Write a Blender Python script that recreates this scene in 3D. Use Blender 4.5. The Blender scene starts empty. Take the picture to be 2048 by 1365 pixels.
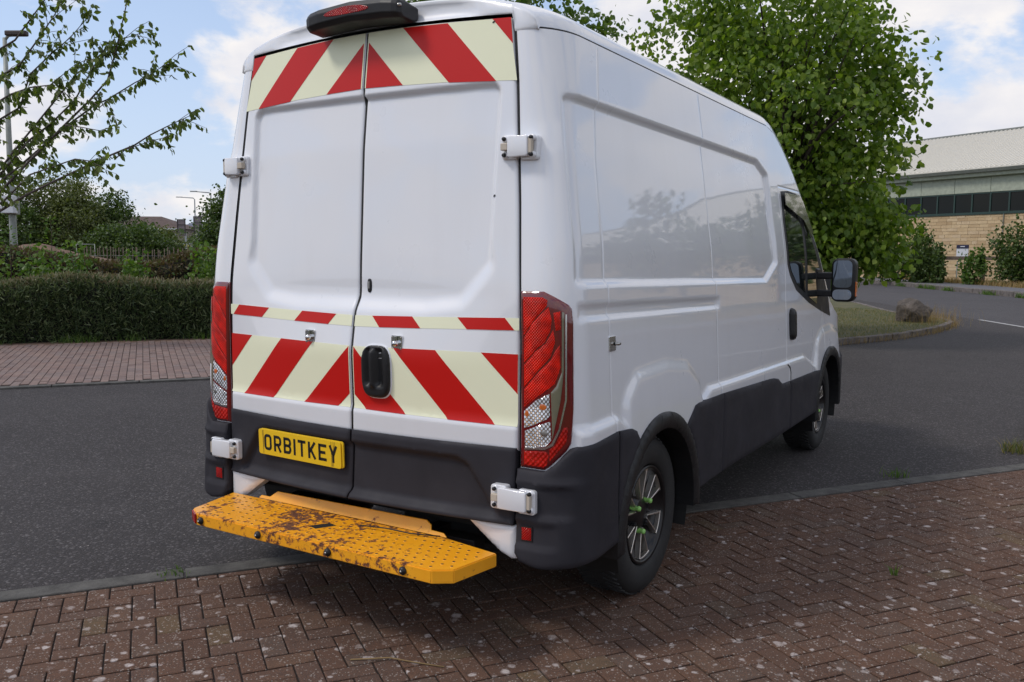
import bpy, bmesh, math, random
import numpy as np
from mathutils import Vector, Matrix
random.seed(7); rng = np.random.default_rng(7)
SC = bpy.context.scene
COL = SC.collection
R_ = math.radians

# ------------------------------------------------------------------ camera
cd = bpy.data.cameras.new('camera'); cam = bpy.data.objects.new('camera', cd); COL.objects.link(cam)
cd.sensor_width = 36; cd.lens = 1732.07 / 2048 * 36; cd.clip_start = .05; cd.clip_end = 3000
_r = Vector((.85212841, .52328776, .00686238)); _u = Vector((-.05654227, .07902224, .99526803)); _f = Vector((-.5202693, .84848418, -.09692497))
_m = Matrix((_r, _u, -_f)).transposed().to_4x4(); _m.translation = (2.4634, -2.7792, 1.5103)
cam.matrix_world = _m
SC.camera = cam

# ------------------------------------------------------------------ sky and sun
SUN_EL, SUN_AZ = R_(52), R_(222)          # azimuth clockwise from +Y: the sun stands behind the camera, to its left
w = bpy.data.worlds.new('World'); SC.world = w; w.use_nodes = True
nt = w.node_tree; nt.nodes.clear()
def N(tree, t, **kw):
    n = tree.nodes.new(t)
    for k, v in kw.items(): setattr(n, k, v)
    return n
def build_world():
    L = nt.links.new
    sky = N(nt, 'ShaderNodeTexSky', sky_type='NISHITA', sun_disc=False)
    sky.sun_elevation = SUN_EL; sky.sun_rotation = SUN_AZ; sky.air_density = 1.0; sky.dust_density = .6; sky.ozone_density = 1.5
    tc = N(nt, 'ShaderNodeTexCoord')
    sep = N(nt, 'ShaderNodeSeparateXYZ'); L(tc.outputs['Generated'], sep.inputs[0])
    def M(op, a, b=None, clamp=False):
        n = N(nt, 'ShaderNodeMath', operation=op, use_clamp=clamp)
        for i, x in enumerate((a, b)):
            if x is None: continue
            if isinstance(x, (int, float)): n.inputs[i].default_value = x
            else: L(x, n.inputs[i])
        return n.outputs[0]
    zz = M('MULTIPLY', M('MAXIMUM', sep.outputs[2], 0.0), 1.9)
    cmb = N(nt, 'ShaderNodeCombineXYZ'); L(M('ADD', sep.outputs[0], CLOUD_SEED), cmb.inputs[0]); L(sep.outputs[1], cmb.inputs[1]); L(zz, cmb.inputs[2])
    big = N(nt, 'ShaderNodeTexNoise'); L(cmb.outputs[0], big.inputs['Vector']); big.inputs['Scale'].default_value = CLOUD_SCALE
    big.inputs['Detail'].default_value = 9; big.inputs['Roughness'].default_value = .56; big.inputs['Distortion'].default_value = .15
    ramp = N(nt, 'ShaderNodeMapRange', interpolation_type='SMOOTHSTEP'); L(big.outputs[0], ramp.inputs[0])
    ramp.inputs[1].default_value = CLOUD_LO; ramp.inputs[2].default_value = CLOUD_HI
    # thin veil towards the horizon
    veil = N(nt, 'ShaderNodeMapRange'); L(sep.outputs[2], veil.inputs[0]); veil.inputs[1].default_value = 0; veil.inputs[2].default_value = .46
    veil.inputs[3].default_value = .92; veil.inputs[4].default_value = .18
    msk = ramp.outputs[0]
    # cloud body: a little greyer where it is thick
    det = N(nt, 'ShaderNodeTexNoise'); L(cmb.outputs[0], det.inputs['Vector']); det.inputs['Scale'].default_value = CLOUD_SCALE * 2.3; det.inputs['Detail'].default_value = 6
    cr = N(nt, 'ShaderNodeValToRGB'); L(det.outputs[0], cr.inputs[0])
    cr.color_ramp.elements[0].position = .32; cr.color_ramp.elements[0].color = (*[c * CLOUD_V for c in (.76, .78, .87)], 1)
    cr.color_ramp.elements[1].position = .66; cr.color_ramp.elements[1].color = (*[c * CLOUD_V for c in (1.0, .965, .955)], 1)
    mix = N(nt, 'ShaderNodeMix', data_type='RGBA'); L(msk, mix.inputs[0]); 
    gain = N(nt, 'ShaderNodeMix', data_type='RGBA', blend_type='MULTIPLY'); gain.inputs[0].default_value = 1; L(sky.outputs[0], gain.inputs[6]); gain.inputs[7].default_value = (*SKY_GAIN, 1)
    vm = N(nt, 'ShaderNodeMix', data_type='RGBA'); L(veil.outputs[0], vm.inputs[0]); L(gain.outputs[2], vm.inputs[6]); vm.inputs[7].default_value = (*[c * CLOUD_V for c in (.62, .71, .90)], 1)
    L(vm.outputs[2], mix.inputs[6]); L(cr.outputs[0], mix.inputs[7])
    bg = N(nt, 'ShaderNodeBackground'); L(mix.outputs[2], bg.inputs[0]); bg.inputs[1].default_value = SKY_STRENGTH
    out = N(nt, 'ShaderNodeOutputWorld'); L(bg.outputs[0], out.inputs[0])
SKY_STRENGTH = .10; CLOUD_V = 9.7; CLOUD_SEED = 5.09; CLOUD_SCALE = 4.6; CLOUD_LO = .425; CLOUD_HI = .525; SKY_GAIN = (1.65, 1.75, 1.85)
build_world()
sl = bpy.data.lights.new('sun', 'SUN'); sl.energy = 1.65; sl.angle = R_(12); sl.color = (1, .93, .86)
so = bpy.data.objects.new('sun', sl); COL.objects.link(so)
_sd = Vector((math.sin(SUN_AZ) * math.cos(SUN_EL), math.cos(SUN_AZ) * math.cos(SUN_EL), math.sin(SUN_EL)))
so.rotation_euler = _sd.to_track_quat('Z', 'Y').to_euler(); so.location = (-10, -14, 25)
SC.view_settings.view_transform = 'Standard'; SC.view_settings.look = 'None'; SC.view_settings.gamma = 1
SC.view_settings.exposure = 0.0
SC.render.engine = 'CYCLES'
SC.cycles.max_bounces = 8; SC.cycles.transparent_max_bounces = 8

# ------------------------------------------------------------------ mesh helpers
def origin_of(o):
    v = Vector((0, 0, 0))
    while o: v += o.location; o = o.parent
    return v
def link(name, me, parent=None, mats=()):
    o = bpy.data.objects.new(name, me); COL.objects.link(o)
    for m in (mats if isinstance(mats, (list, tuple)) else [mats]): me.materials.append(m)
    if parent: o.parent = parent
    return o
def mk(name, V, F, mats, parent=None, smooth=False, mi=None, local=False):
    """one mesh object from world-space vertices (local=True: already in the parent's space)"""
    V = np.asarray(V, np.float64).reshape(-1, 3)
    if parent is not None and not local: V = V - np.array(origin_of(parent))
    me = bpy.data.meshes.new(name)
    if isinstance(F, np.ndarray):
        n, k = F.shape
        me.vertices.add(len(V)); me.vertices.foreach_set('co', V.astype(np.float32).ravel())
        me.loops.add(n * k); me.loops.foreach_set('vertex_index', F.astype(np.int32).ravel())
        me.polygons.add(n); me.polygons.foreach_set('loop_start', np.arange(0, n * k, k, dtype=np.int32))
        me.update(calc_edges=True)
    else:
        me.from_pydata([tuple(v) for v in V], [], F); me.update()
    sm_ = np.zeros(len(me.polygons), bool)
    sm_[:] = smooth if np.isscalar(smooth) else np.asarray(smooth)[:len(sm_)]
    me.polygons.foreach_set('use_smooth', sm_)
    if mi is not None: me.polygons.foreach_set('material_index', np.asarray(mi, np.int32))
    return link(name, me, parent, mats)
class MB:
    def __init__(s): s.v = []; s.f = []; s.sm = []
    def add(s, V, F, smooth=False):
        b = len(s.v); s.v += [tuple(map(float, x)) for x in V]
        for f in F: s.f.append([b + i for i in f]); s.sm.append(smooth)
        return s
    def box(s, c, size, rz=0., M=None):
        h = [x / 2 for x in size]; V = []
        for dz in (-1, 1):
            for dx, dy in ((-1, -1), (1, -1), (1, 1), (-1, 1)):
                p = Vector((dx * h[0], dy * h[1], dz * h[2]))
                if M is not None: p = M @ p
                elif rz: p = Matrix.Rotation(rz, 3, 'Z') @ p
                V.append(p + Vector(c))
        return s.add(V, [(3, 2, 1, 0), (4, 5, 6, 7), (0, 1, 5, 4), (1, 2, 6, 5), (2, 3, 7, 6), (3, 0, 4, 7)])
    def tube(s, path, rad, n=8, cap=True):
        P = [Vector(p) for p in path]; k = len(P)
        rad = [rad] * k if np.isscalar(rad) else list(rad)
        V = []; up = None
        for i, p in enumerate(P):
            d = (P[min(i + 1, k - 1)] - P[max(i - 1, 0)]).normalized()
            if up is None: up = Vector((0, 0, 1)) if abs(d.z) < .9 else Vector((1, 0, 0))
            a = d.cross(up).normalized(); b = a.cross(d).normalized(); up = b
            for j in range(n):
                t = 2 * math.pi * j / n
                V.append(p + (a * math.cos(t) + b * math.sin(t)) * rad[i])
        F = [(i * n + j, i * n + (j + 1) % n, (i + 1) * n + (j + 1) % n, (i + 1) * n + j) for i in range(k - 1) for j in range(n)]
        s.add(V, F, True)
        if cap:
            b = len(s.v) - len(V)
            s.f += [[b + j for j in range(n)][::-1], [b + (k - 1) * n + j for j in range(n)]]; s.sm += [False, False]
        return s
    def lathe(s, prof, n=32, M=None, smooth=True):
        """prof: (radius, axial) pairs; axis is local +X unless M turns it"""
        V = []; k = len(prof)
        for r, a in prof:
            for j in range(n):
                t = 2 * math.pi * j / n; p = Vector((a, r * math.cos(t), r * math.sin(t)))
                V.append(M @ p if M is not None else p)
        return s.add(V, [(i * n + j, (i + 1) * n + j, (i + 1) * n + (j + 1) % n, i * n + (j + 1) % n) for i in range(k - 1) for j in range(n)], smooth)
    def prism(s, poly, fn, t0, t1):
        """poly of (a,b); fn(a,b,t)->xyz"""
        n = len(poly); V = [fn(a, b, t0) for a, b in poly] + [fn(a, b, t1) for a, b in poly]
        return s.add(V, [list(range(n))[::-1], list(range(n, 2 * n))] + [(i, (i + 1) % n, n + (i + 1) % n, n + i) for i in range(n)])
    def build(s, name, mat, parent=None, bevel=0., seg=2, smooth=None, local=False, fixn=True):
        V = np.array(s.v, float)
        if parent is not None and not local: V = V - np.array(origin_of(parent))
        me = bpy.data.meshes.new(name); me.from_pydata([tuple(v) for v in V], [], s.f)
        me.polygons.foreach_set('use_smooth', np.array(s.sm if smooth is None else [smooth] * len(s.f), bool))
        if bevel or fixn:
            bm = bmesh.new(); bm.from_mesh(me)
            if fixn: bmesh.ops.recalc_face_normals(bm, faces=bm.faces)
            if bevel:
                es = [e for e in bm.edges if len(e.link_faces) == 2 and e.calc_face_angle(0) > .5]
                bmesh.ops.bevel(bm, geom=es, offset=bevel, segments=seg, affect='EDGES', profile=.5, clamp_overlap=True)
            bm.to_mesh(me); bm.free()
        me.update()
        return link(name, me, parent, mat)
def thing(name, label, cat, loc=(0, 0, 0), rz=0., group=None):
    o = bpy.data.objects.new(name, None); COL.objects.link(o); o.location = loc; o.rotation_euler = (0, 0, rz); o.empty_display_size = .2
    return tag(o, label, cat, group)
def tag(o, label=None, cat=None, group=None, kind=None):
    for k, v in (('label', label), ('category', cat), ('group', group), ('kind', kind)):
        if v: o[k] = v
    return o
def grid_faces(n, m, flip=False):
    i, j = np.meshgrid(np.arange(n - 1), np.arange(m - 1), indexing='ij'); a = (i * m + j).ravel()
    F = np.stack([a, a + m, a + m + 1, a + 1], 1)
    return F[:, ::-1] if flip else F

# ------------------------------------------------------------------ materials
def mat(name, color=(.5, .5, .5), rough=.5, metal=0., coat=0., spec=.5):
    m = bpy.data.materials.new(name); m.use_nodes = True
    b = m.node_tree.nodes['Principled BSDF']
    b.inputs['Base Color'].default_value = (*color, 1); b.inputs['Roughness'].default_value = rough; b.inputs['Metallic'].default_value = metal
    b.inputs['Coat Weight'].default_value = coat; b.inputs['Coat IOR'].default_value = 1.6; b.inputs['Coat Roughness'].default_value = .03; b.inputs['Specular IOR Level'].default_value = spec
    m['b'] = 1
    return m
class NT:
    """short-hand for wiring one material"""
    def __init__(s, m): s.t = m.node_tree; s.b = s.t.nodes['Principled BSDF']; s.L = s.t.links.new
    def n(s, t, **kw):
        n = s.t.nodes.new(t)
        for k, v in kw.items(): setattr(n, k, v)
        return n
    def setin(s, n, d):
        for k, v in d.items():
            if hasattr(v, 'is_output') or isinstance(v, bpy.types.NodeSocket): s.L(v, n.inputs[k])
            else: n.inputs[k].default_value = v
        return n
    def pos(s, scale=1., obj=False):
        if obj: o = s.n('ShaderNodeTexCoord').outputs['Object']
        else: o = s.n('ShaderNodeNewGeometry').outputs['Position']
        return o
    def noise(s, vec, scale, detail=4, rough=.55, out=0):
        return s.setin(s.n('ShaderNodeTexNoise'), {'Vector': vec, 'Scale': scale, 'Detail': detail, 'Roughness': rough}).outputs[out]
    def voro(s, vec, scale, feature='F1', out='Distance', rnd=1.):
        return s.setin(s.n('ShaderNodeTexVoronoi', feature=feature), {'Vector': vec, 'Scale': scale, 'Randomness': rnd}).outputs[out]
    def rng(s, v, a, b, c=0., d=1., smooth=False):
        return s.setin(s.n('ShaderNodeMapRange', interpolation_type='SMOOTHSTEP' if smooth else 'LINEAR'), {0: v, 1: a, 2: b, 3: c, 4: d}).outputs[0]
    def math(s, op, a, b=0., clamp=False):
        return s.setin(s.n('ShaderNodeMath', operation=op, use_clamp=clamp), {0: a, 1: b}).outputs[0]
    def mix(s, f, a, b, mode='MIX'):
        a = (*a, 1) if isinstance(a, tuple) and len(a) == 3 else a; b = (*b, 1) if isinstance(b, tuple) and len(b) == 3 else b
        return s.setin(s.n('ShaderNodeMix', data_type='RGBA', blend_type=mode), {0: f, 6: a, 7: b}).outputs[2]
    def ramp(s, f, stops):
        n = s.n('ShaderNodeValToRGB'); s.L(f, n.inputs[0]); e = n.color_ramp.elements
        while len(e) < len(stops): e.new(.5)
        for x, (p, c) in zip(e, stops): x.position = p; x.color = (*c, 1)
        return n.outputs[0]
    def bump(s, h, strength=.3, dist=.01):
        o = s.setin(s.n('ShaderNodeBump'), {'Height': h, 'Strength': strength, 'Distance': dist}).outputs[0]
        s.L(o, s.b.inputs['Normal']); return o
    def col(s, c): s.L(c, s.b.inputs['Base Color'])
    def rough(s, c): s.L(c, s.b.inputs['Roughness'])

def m_paint():
    m = mat('white_van_paint', (.76, .765, .78), .32, coat=1.); t = NT(m); p = t.pos()
    g = t.noise(p, 3.1, 6); fine = t.noise(p, 60, 3)
    grime = t.rng(t.math('MULTIPLY', g, fine), .30, .44, 0, .05)
    z = t.setin(t.n('ShaderNodeSeparateXYZ'), {0: p}).outputs[2]
    low = t.rng(z, 1.05, .40, 0, .30); streak = t.noise(t.setin(t.n('ShaderNodeVectorMath', operation='MULTIPLY'), {0: p, 1: (9, 9, .8)}).outputs[0], 1., 5)
    t.col(t.mix(t.math('ADD', t.math('MULTIPLY', low, t.rng(g, .35, .7)), t.math('MULTIPLY', t.rng(streak, .52, .75), .05)), (.745, .76, .795), (.42, .38, .33)))
    t.rough(t.rng(g, .3, .7, .25, .38))
    wob = t.noise(p, 2.2, 1); t.bump(wob, .035, .02)
    c = t.setin(t.n('ShaderNodeBump'), {'Height': t.noise(p, 1.7, 1.5), 'Strength': .06, 'Distance': .03}).outputs[0]
    t.L(c, t.b.inputs['Coat Normal'])
    return m
def m_plastic(name, c, rough=.5, sc=700, spec=.5):
    m = mat(name, c, rough, spec=spec); t = NT(m); p = t.pos()
    t.bump(t.noise(p, sc, 2), .12, .002)
    t.col(t.mix(t.rng(t.noise(p, 5, 5), .35, .75), c, tuple(min(1, x * 1.35 + .004) for x in c)))
    t.rough(t.rng(t.noise(p, 9, 4), .3, .7, rough - .08, rough + .1))
    return m
def m_film(name, c):
    m = mat(name, c, .34, spec=.3); t = NT(m); p = t.pos()
    t.col(t.mix(t.rng(t.noise(p, 7, 4), .3, .8, 0, .14), c, tuple(x * .8 for x in c)))
    return m
def m_lens(name, c, waffle=150, rough=.08):
    m = mat(name, c, rough, coat=.15, spec=.15); t = NT(m); p = t.pos(True)
    sp = t.n('ShaderNodeSeparateXYZ'); t.L(p, sp.inputs[0])
    a = t.math('SINE', t.math('MULTIPLY', t.math('ADD', sp.outputs[0], sp.outputs[1]), waffle * 2.6)); b = t.math('SINE', t.math('MULTIPLY', sp.outputs[2], waffle * 2.6))
    h = t.math('MULTIPLY', a, b)
    n = t.setin(t.n('ShaderNodeBump'), {'Height': h, 'Strength': .5, 'Distance': .004}).outputs[0]; t.L(n, t.b.inputs['Normal'])
    t.col(t.mix(t.rng(t.noise(p, 22, 2), .35, .65), c, tuple(x * .55 for x in c)))
    return m
M = {}
M['paint'] = m_paint()
M['dark'] = m_plastic('dark_grey_plastic', (.023, .022, .027), .62, spec=.2)
M['black'] = m_plastic('black_plastic', (.010, .010, .011), .45, spec=.35)
M['flatblack'] = mat('matt_black', (.006, .006, .006), .6)
M['void'] = mat('dark_interior', (.004, .004, .004), .9)
M['gloss'] = mat('black_gloss_trim', (.006, .006, .007), .30, coat=.2, spec=.3)
M['glass'] = mat('tinted_window_glass', (.012, .016, .016), .02, coat=1., spec=.9)
M['mirror'] = mat('mirror_glass', (.15, .17, .20), .015, metal=1.)
M['cream'] = m_film('pale_yellow_reflective_film', (.84, .85, .62))
M['red'] = m_film('red_reflective_film', (.54, .008, .005))
M['redlens'] = m_lens('red_lamp_lens', (.74, .012, .002), 210, .28)
M['redhouse'] = mat('dark_red_lamp_housing', (.13, .003, .003), .12, coat=1.)
M['redlow'] = m_lens('lower_red_lamp_lens', (.50, .012, .006), 110)
M['clearlens'] = m_lens('clear_lamp_lens', (.80, .80, .80), 130); NT(M['clearlens']).b.inputs['Metallic'].default_value = .75
M['smoke'] = mat('smoked_lamp_cover', (.16, .15, .10), .10, coat=1.)
M['amber'] = mat('amber_bulb', (.55, .13, .02), .2, coat=1.)
M['chrome'] = mat('chrome', (.72, .72, .72), .14, metal=1.)
M['steel'] = mat('zinc_bolt', (.42, .41, .39), .35, metal=1.)
M['alloy'] = mat('machined_alloy', (.85, .80, .74), .34, metal=1.)
M['rubber'] = m_plastic('tyre_rubber', (.012, .012, .012), .75, 400)
M['green'] = mat('lime_green_plastic', (.30, .62, .16), .4)
M['plate'] = m_film('yellow_plate', (.80, .52, .02))
M['ink'] = mat('black_plate_ink', (.012, .012, .012), .35)
M['line'] = mat('thin_black_print', (.10, .06, .02), .5)
M['reflector'] = m_lens('red_reflector', (.42, .008, .006), 240)
M['knuckle'] = mat('grubby_hinge_metal', (.50, .44, .36), .5)
def m_rust(bias=0.):
    m = mat('yellow_paint_with_rust', (.75, .36, .015), .42, coat=.15); t = NT(m); p = t.pos(True)
    sp = t.n('ShaderNodeSeparateXYZ'); t.L(p, sp.inputs[0])
    n1 = t.noise(p, 7, 8, .65); n2 = t.noise(p, 34, 6, .7); n3 = t.noise(p, 120, 4, .6)
    # wear is worst in the middle of the tread
    cx = t.math('ABSOLUTE', t.math('ADD', sp.outputs[0], .12)); near = t.rng(cx, .02, .70, .060, -.022)
    top = t.rng(sp.outputs[2], -.012, .0, -.055, 0.)
    edg = t.math('ADD', t.math('MULTIPLY', t.math('MULTIPLY', t.rng(sp.outputs[1], -.148, -.161, 0, 1), t.rng(t.math('ABSOLUTE', t.math('ADD', sp.outputs[2], .004)), .010, .003, 0, 1)), .13), -bias)
    k = t.math('ADD', t.math('ADD', t.math('ADD', t.math('MULTIPLY', n1, .44), t.math('MULTIPLY', n2, .56)), near), t.math('ADD', top, edg))
    f = t.rng(k, .556, .592, 0, 1, True); edge = t.rng(k, .522, .57, 0, 1, True)
    rust = t.ramp(n3, [(.3, (.045, .014, .007)), (.55, (.13, .043, .016)), (.75, (.20, .075, .03))])
    yel = t.mix(t.rng(n1, .3, .7), (.84, .345, .008), (.90, .41, .018))
    c = t.mix(edge, yel, (.52, .18, .015)); c = t.mix(f, c, rust); t.col(c)
    t.rough(t.rng(f, 0, 1, .38, .85)); t.bump(t.math('ADD', t.math('MULTIPLY', f, -.6), t.math('MULTIPLY', n3, .25)), .35, .003)
    return m
M['rust'] = m_rust(); M['rustless'] = m_rust(.085)
M['hole'] = mat('rusty_punched_hole', (.05, .02, .012), .8)

# ------------------------------------------------------------------ panel shapes
def sm(x,a,b):
    t=np.clip((np.asarray(x,float)-a)/(b-a),0,1); return t*t*(3-2*t)
_zz=np.linspace(0,3,1201)
def _smooth(zp,xp,w):
    v=np.interp(_zz,zp,xp); n=int(w/0.0025); k=np.hanning(2*n+3); k/=k.sum()
    return np.convolve(np.pad(v,n+1,mode='edge'),k,mode='valid')
_X=_smooth([0,.85,1.385,1.54,1.765,1.96,2.104,2.37,2.6],[1.03,1.03,1.002,.992,.959,.933,.912,.870,.835],.10)
_YR=_smooth([0,1.376,2.42,3],[0,0,.0955,.15],.12)
_XD=_smooth([.3,1.2,1.387,1.723,2.172,2.413,2.6],[.798,.798,.793,.772,.735,.705,.68],.05)
_BC=_smooth([.4,.487,.784,.87,1.113,1.24,1.357,1.5,1.955,2.2,2.42],[-.062,-.062,-.045,-.045,-.055,-.035,-.014,-.022,-.04,-.035,-.028],.04)
Xs=lambda z:np.interp(z,_zz,_X)
Yr=lambda z:np.interp(z,_zz,_YR)
Xd=lambda z:np.interp(z,_zz,_XD)
Rc=lambda z:np.interp(z,[.4,1.3,1.9,2.2,2.4],[.15,.15,.142,.19,.235])
def sdf(px,py,poly):
    """signed distance to a polygon, negative inside"""
    P=np.asarray(poly,float); d=np.full(np.shape(px),1e9); s=np.ones(np.shape(px)); n=len(P); j=n-1
    for i in range(n):
        ex,ey=P[j]-P[i]; wx,wy=px-P[i,0],py-P[i,1]
        t=np.clip((wx*ex+wy*ey)/(ex*ex+ey*ey+1e-12),0,1)
        d=np.minimum(d,(wx-ex*t)**2+(wy-ey*t)**2)
        c1=py>=P[i,1]; c2=py<P[j,1]; c3=ex*wy>ey*wx
        s=np.where((c1&c2&c3)|(~c1&~c2&~c3),-s,s); j=i
    return s*np.sqrt(d)
# ---- side of the body: features pressed into the panel (metres, + is outward)
PANEL=[(.085,2.095),(.10,1.43),(2.60,1.395),(2.84,1.50),(2.80,2.02),(2.62,2.085)]
SLOT=[(.085,1.335),(.085,1.272),(1.69,1.246),(1.69,1.306)]
LEDGE=[(.052,.870),(.354,.879),(.60,.74),(.60,.3),(.052,.3)]
LEDGE2=[(1.15,.72),(1.468,.857),(3.50,.828),(3.92,.70),(3.92,.3),(1.15,.3)]
ARCH=[(.50,.50),(.535,.88),(.60,.925),(.90,.935),(1.14,.905),(1.24,.84),(1.38,.50)]
ARCHF=[(3.90,.50),(3.98,.82),(4.10,.87),(4.40,.88),(4.62,.84),(4.75,.50)]
SEAMS=[(.325,.3,2.35),(1.642,.3,2.35),(3.055,.3,1.99),(4.13,.3,1.14)]
def side_d(s,z):
    a=sdf(s,z,PANEL)-.03
    d=-.020*sm(-a,-.002,.024)
    d=d-.012*sm(-sdf(s,z,SLOT),-.002,.016)
    d=d+.022*sm(-sdf(s,z,LEDGE),-.012,.026)+.022*sm(-sdf(s,z,LEDGE2),-.012,.026)
    b=sdf(s,z,ARCH)-.115
    d=d+np.maximum(0,(.012+.019*np.clip((1.05-z)/.35,0,1))*sm(-b,-.015,.050)-np.maximum(d,0))
    b=sdf(s,z,ARCHF)-.11
    d=d+np.maximum(0,(.012+.019*np.clip((1.0-z)/.35,0,1))*sm(-b,-.015,.045)-np.maximum(d,0))
    for y,z0,z1 in SEAMS:
        d=d-.0035*np.clip(1-np.abs(s-y)/.005,0,1)*(z>z0)*(z<z1)
    d=d-.0035*np.clip(1-np.abs(z-1.985)/.005,0,1)*(s>3.055)*(s<3.9)
    return d
def shell(s,z,off=0.,feat=True):
    s=np.asarray(s,float)+0*np.asarray(z,float); z=np.asarray(z,float)+0*s
    X=Xs(z)-.10*np.clip((s-4.5)/.7,0,1)**2; r=Rc(z); yr=Yr(z); xd=Xd(z)+.005
    t=np.clip((s+.20)/.115,0,1); ph=np.clip((s+.085)/.235,0,1)*math.pi/2
    rx=np.minimum(r,X-xd-.012)
    x=np.where(s<-.085,xd+(X-rx-xd)*t,X-rx+rx*np.sin(ph))
    bl=np.clip(1-(s-.15)/1.0,0,1)
    y=np.where(s<.15,yr+r*(1-np.cos(ph)),s+(yr+r-.15)*bl)
    o=off+(side_d(s,z) if feat else 0.)
    return np.stack([x+o*np.sin(ph),y-o*np.cos(ph),z],-1)
# ---- rear doors
RECESS=[(-.62,2.125),(.62,2.125),(.607,1.50),(.50,1.385),(.35,1.365),(-.35,1.365),(-.50,1.385),(-.607,1.50)]
def door_d(x,z):
    a=sdf(x,z,RECESS)-.035
    w=.018+.050*sm(z,1.60,1.40)
    d=-.021*sm(-a/w,-.9,.25)
    d=d+.010*sm(z,.885,.855)
    d=d-.034*sm(z,.778,.766)
    return d
def door(x,z,off=0.,feat=True):
    x=np.asarray(x,float)+0*np.asarray(z,float); z=np.asarray(z,float)+0*x
    bc=np.interp(z,_zz,_BC) if False else np.interp(z,_zz,_BCs)
    y=Yr(z)+bc*(1-np.clip(np.abs(x)/.8,0,1)**2)-off
    if feat: y=y-door_d(x,z)
    return np.stack([x,y,z],-1)
_BCs=_BC
Zdt=lambda x:2.440-.030*(np.abs(x)/.7)**2
# ------------------------------------------------------------------ the van
def arcpts(c, r, a0, a1, n=14):
    return [(c[0] + r * math.cos(R_(a0 + (a1 - a0) * i / n)), c[1] + r * math.sin(R_(a0 + (a1 - a0) * i / n))) for i in range(n + 1)]
def patch(name, poly, surf, off, thick, step, m, parent, roll=0., rw=.012, mirror=False, disp=None, grid=True):
    """a plate laid on a curved panel: poly in the panel's own two coordinates, lifted by off, thick deep, edges rolled over rw"""
    bm = bmesh.new(); vs = [bm.verts.new((a, b, 0)) for a, b in poly]; f = bm.faces.new(vs)
    bmesh.ops.triangulate(bm, faces=[f])
    P = np.array(poly); lo, hi = P.min(0), P.max(0)
    if grid:
        for ax in (0, 1):
            for q in np.arange(lo[ax] + step * .5, hi[ax], step):
                co = (q, 0, 0) if ax == 0 else (0, q, 0); no = (1, 0, 0) if ax == 0 else (0, 1, 0)
                bmesh.ops.bisect_plane(bm, geom=bm.verts[:] + bm.edges[:] + bm.faces[:], plane_co=co, plane_no=no, dist=1e-6)
    bm.normal_update(); bm.verts.index_update()
    A = np.array([(v.co.x, v.co.y) for v in bm.verts]); F = [[v.index for v in x.verts] for x in bm.faces]
    if sum(x.normal.z * x.calc_area() for x in bm.faces) < 0: F = [x[::-1] for x in F]
    bd = [(e.verts[0].index, e.verts[1].index, e) for e in bm.edges if e.is_boundary]
    o = np.full(len(A), off)
    d = -sdf(A[:, 0], A[:, 1], P)
    if roll: o = o - roll * (1 - np.sqrt(np.clip(1 - (1 - np.clip(d / rw, 0, 1)) ** 2, 0, 1)))
    if disp: o = o + disp(A[:, 0], A[:, 1], d)
    T = surf(A[:, 0], A[:, 1], o); B = surf(A[:, 0], A[:, 1], o - thick)
    bi = sorted({i for a, b, _ in bd for i in (a, b)}); mp = {v: k for k, v in enumerate(bi)}; n = len(A); k = len(bi)
    V = np.concatenate([T, T[bi], B[bi]])
    # orient the rim by its face's winding
    ed = {}
    for x in F:
        for i in range(len(x)): ed[(x[i], x[(i + 1) % len(x)])] = 1
    S = []
    for a, b, _ in bd:
        if (a, b) not in ed: a, b = b, a
        S.append([n + mp[a], n + k + mp[a], n + k + mp[b], n + mp[b]])
    bm.free()
    # which way is outwards?
    c0 = T[F[0]]; nn = np.cross(c0[1] - c0[0], c0[2] - c0[0]); e = surf(A[F[0][0]][0], A[F[0][0]][1], off + .01) - surf(A[F[0][0]][0], A[F[0][0]][1], off)
    flip = float(np.dot(nn, np.asarray(e).ravel())) < 0
    if mirror: V = V * np.array([-1, 1, 1]); flip = not flip
    FF = F + S
    if flip: FF = [x[::-1] for x in FF]
    return mk(name, V, FF, m, parent, smooth=[True] * len(F) + [False] * len(S))

van = thing('panel_van', 'white high roof panel van with red and yellow chevrons on its rear doors', 'van', (0, 2.4, 0))
WHEELS = ((.80, .35), (4.305, .35))
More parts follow.
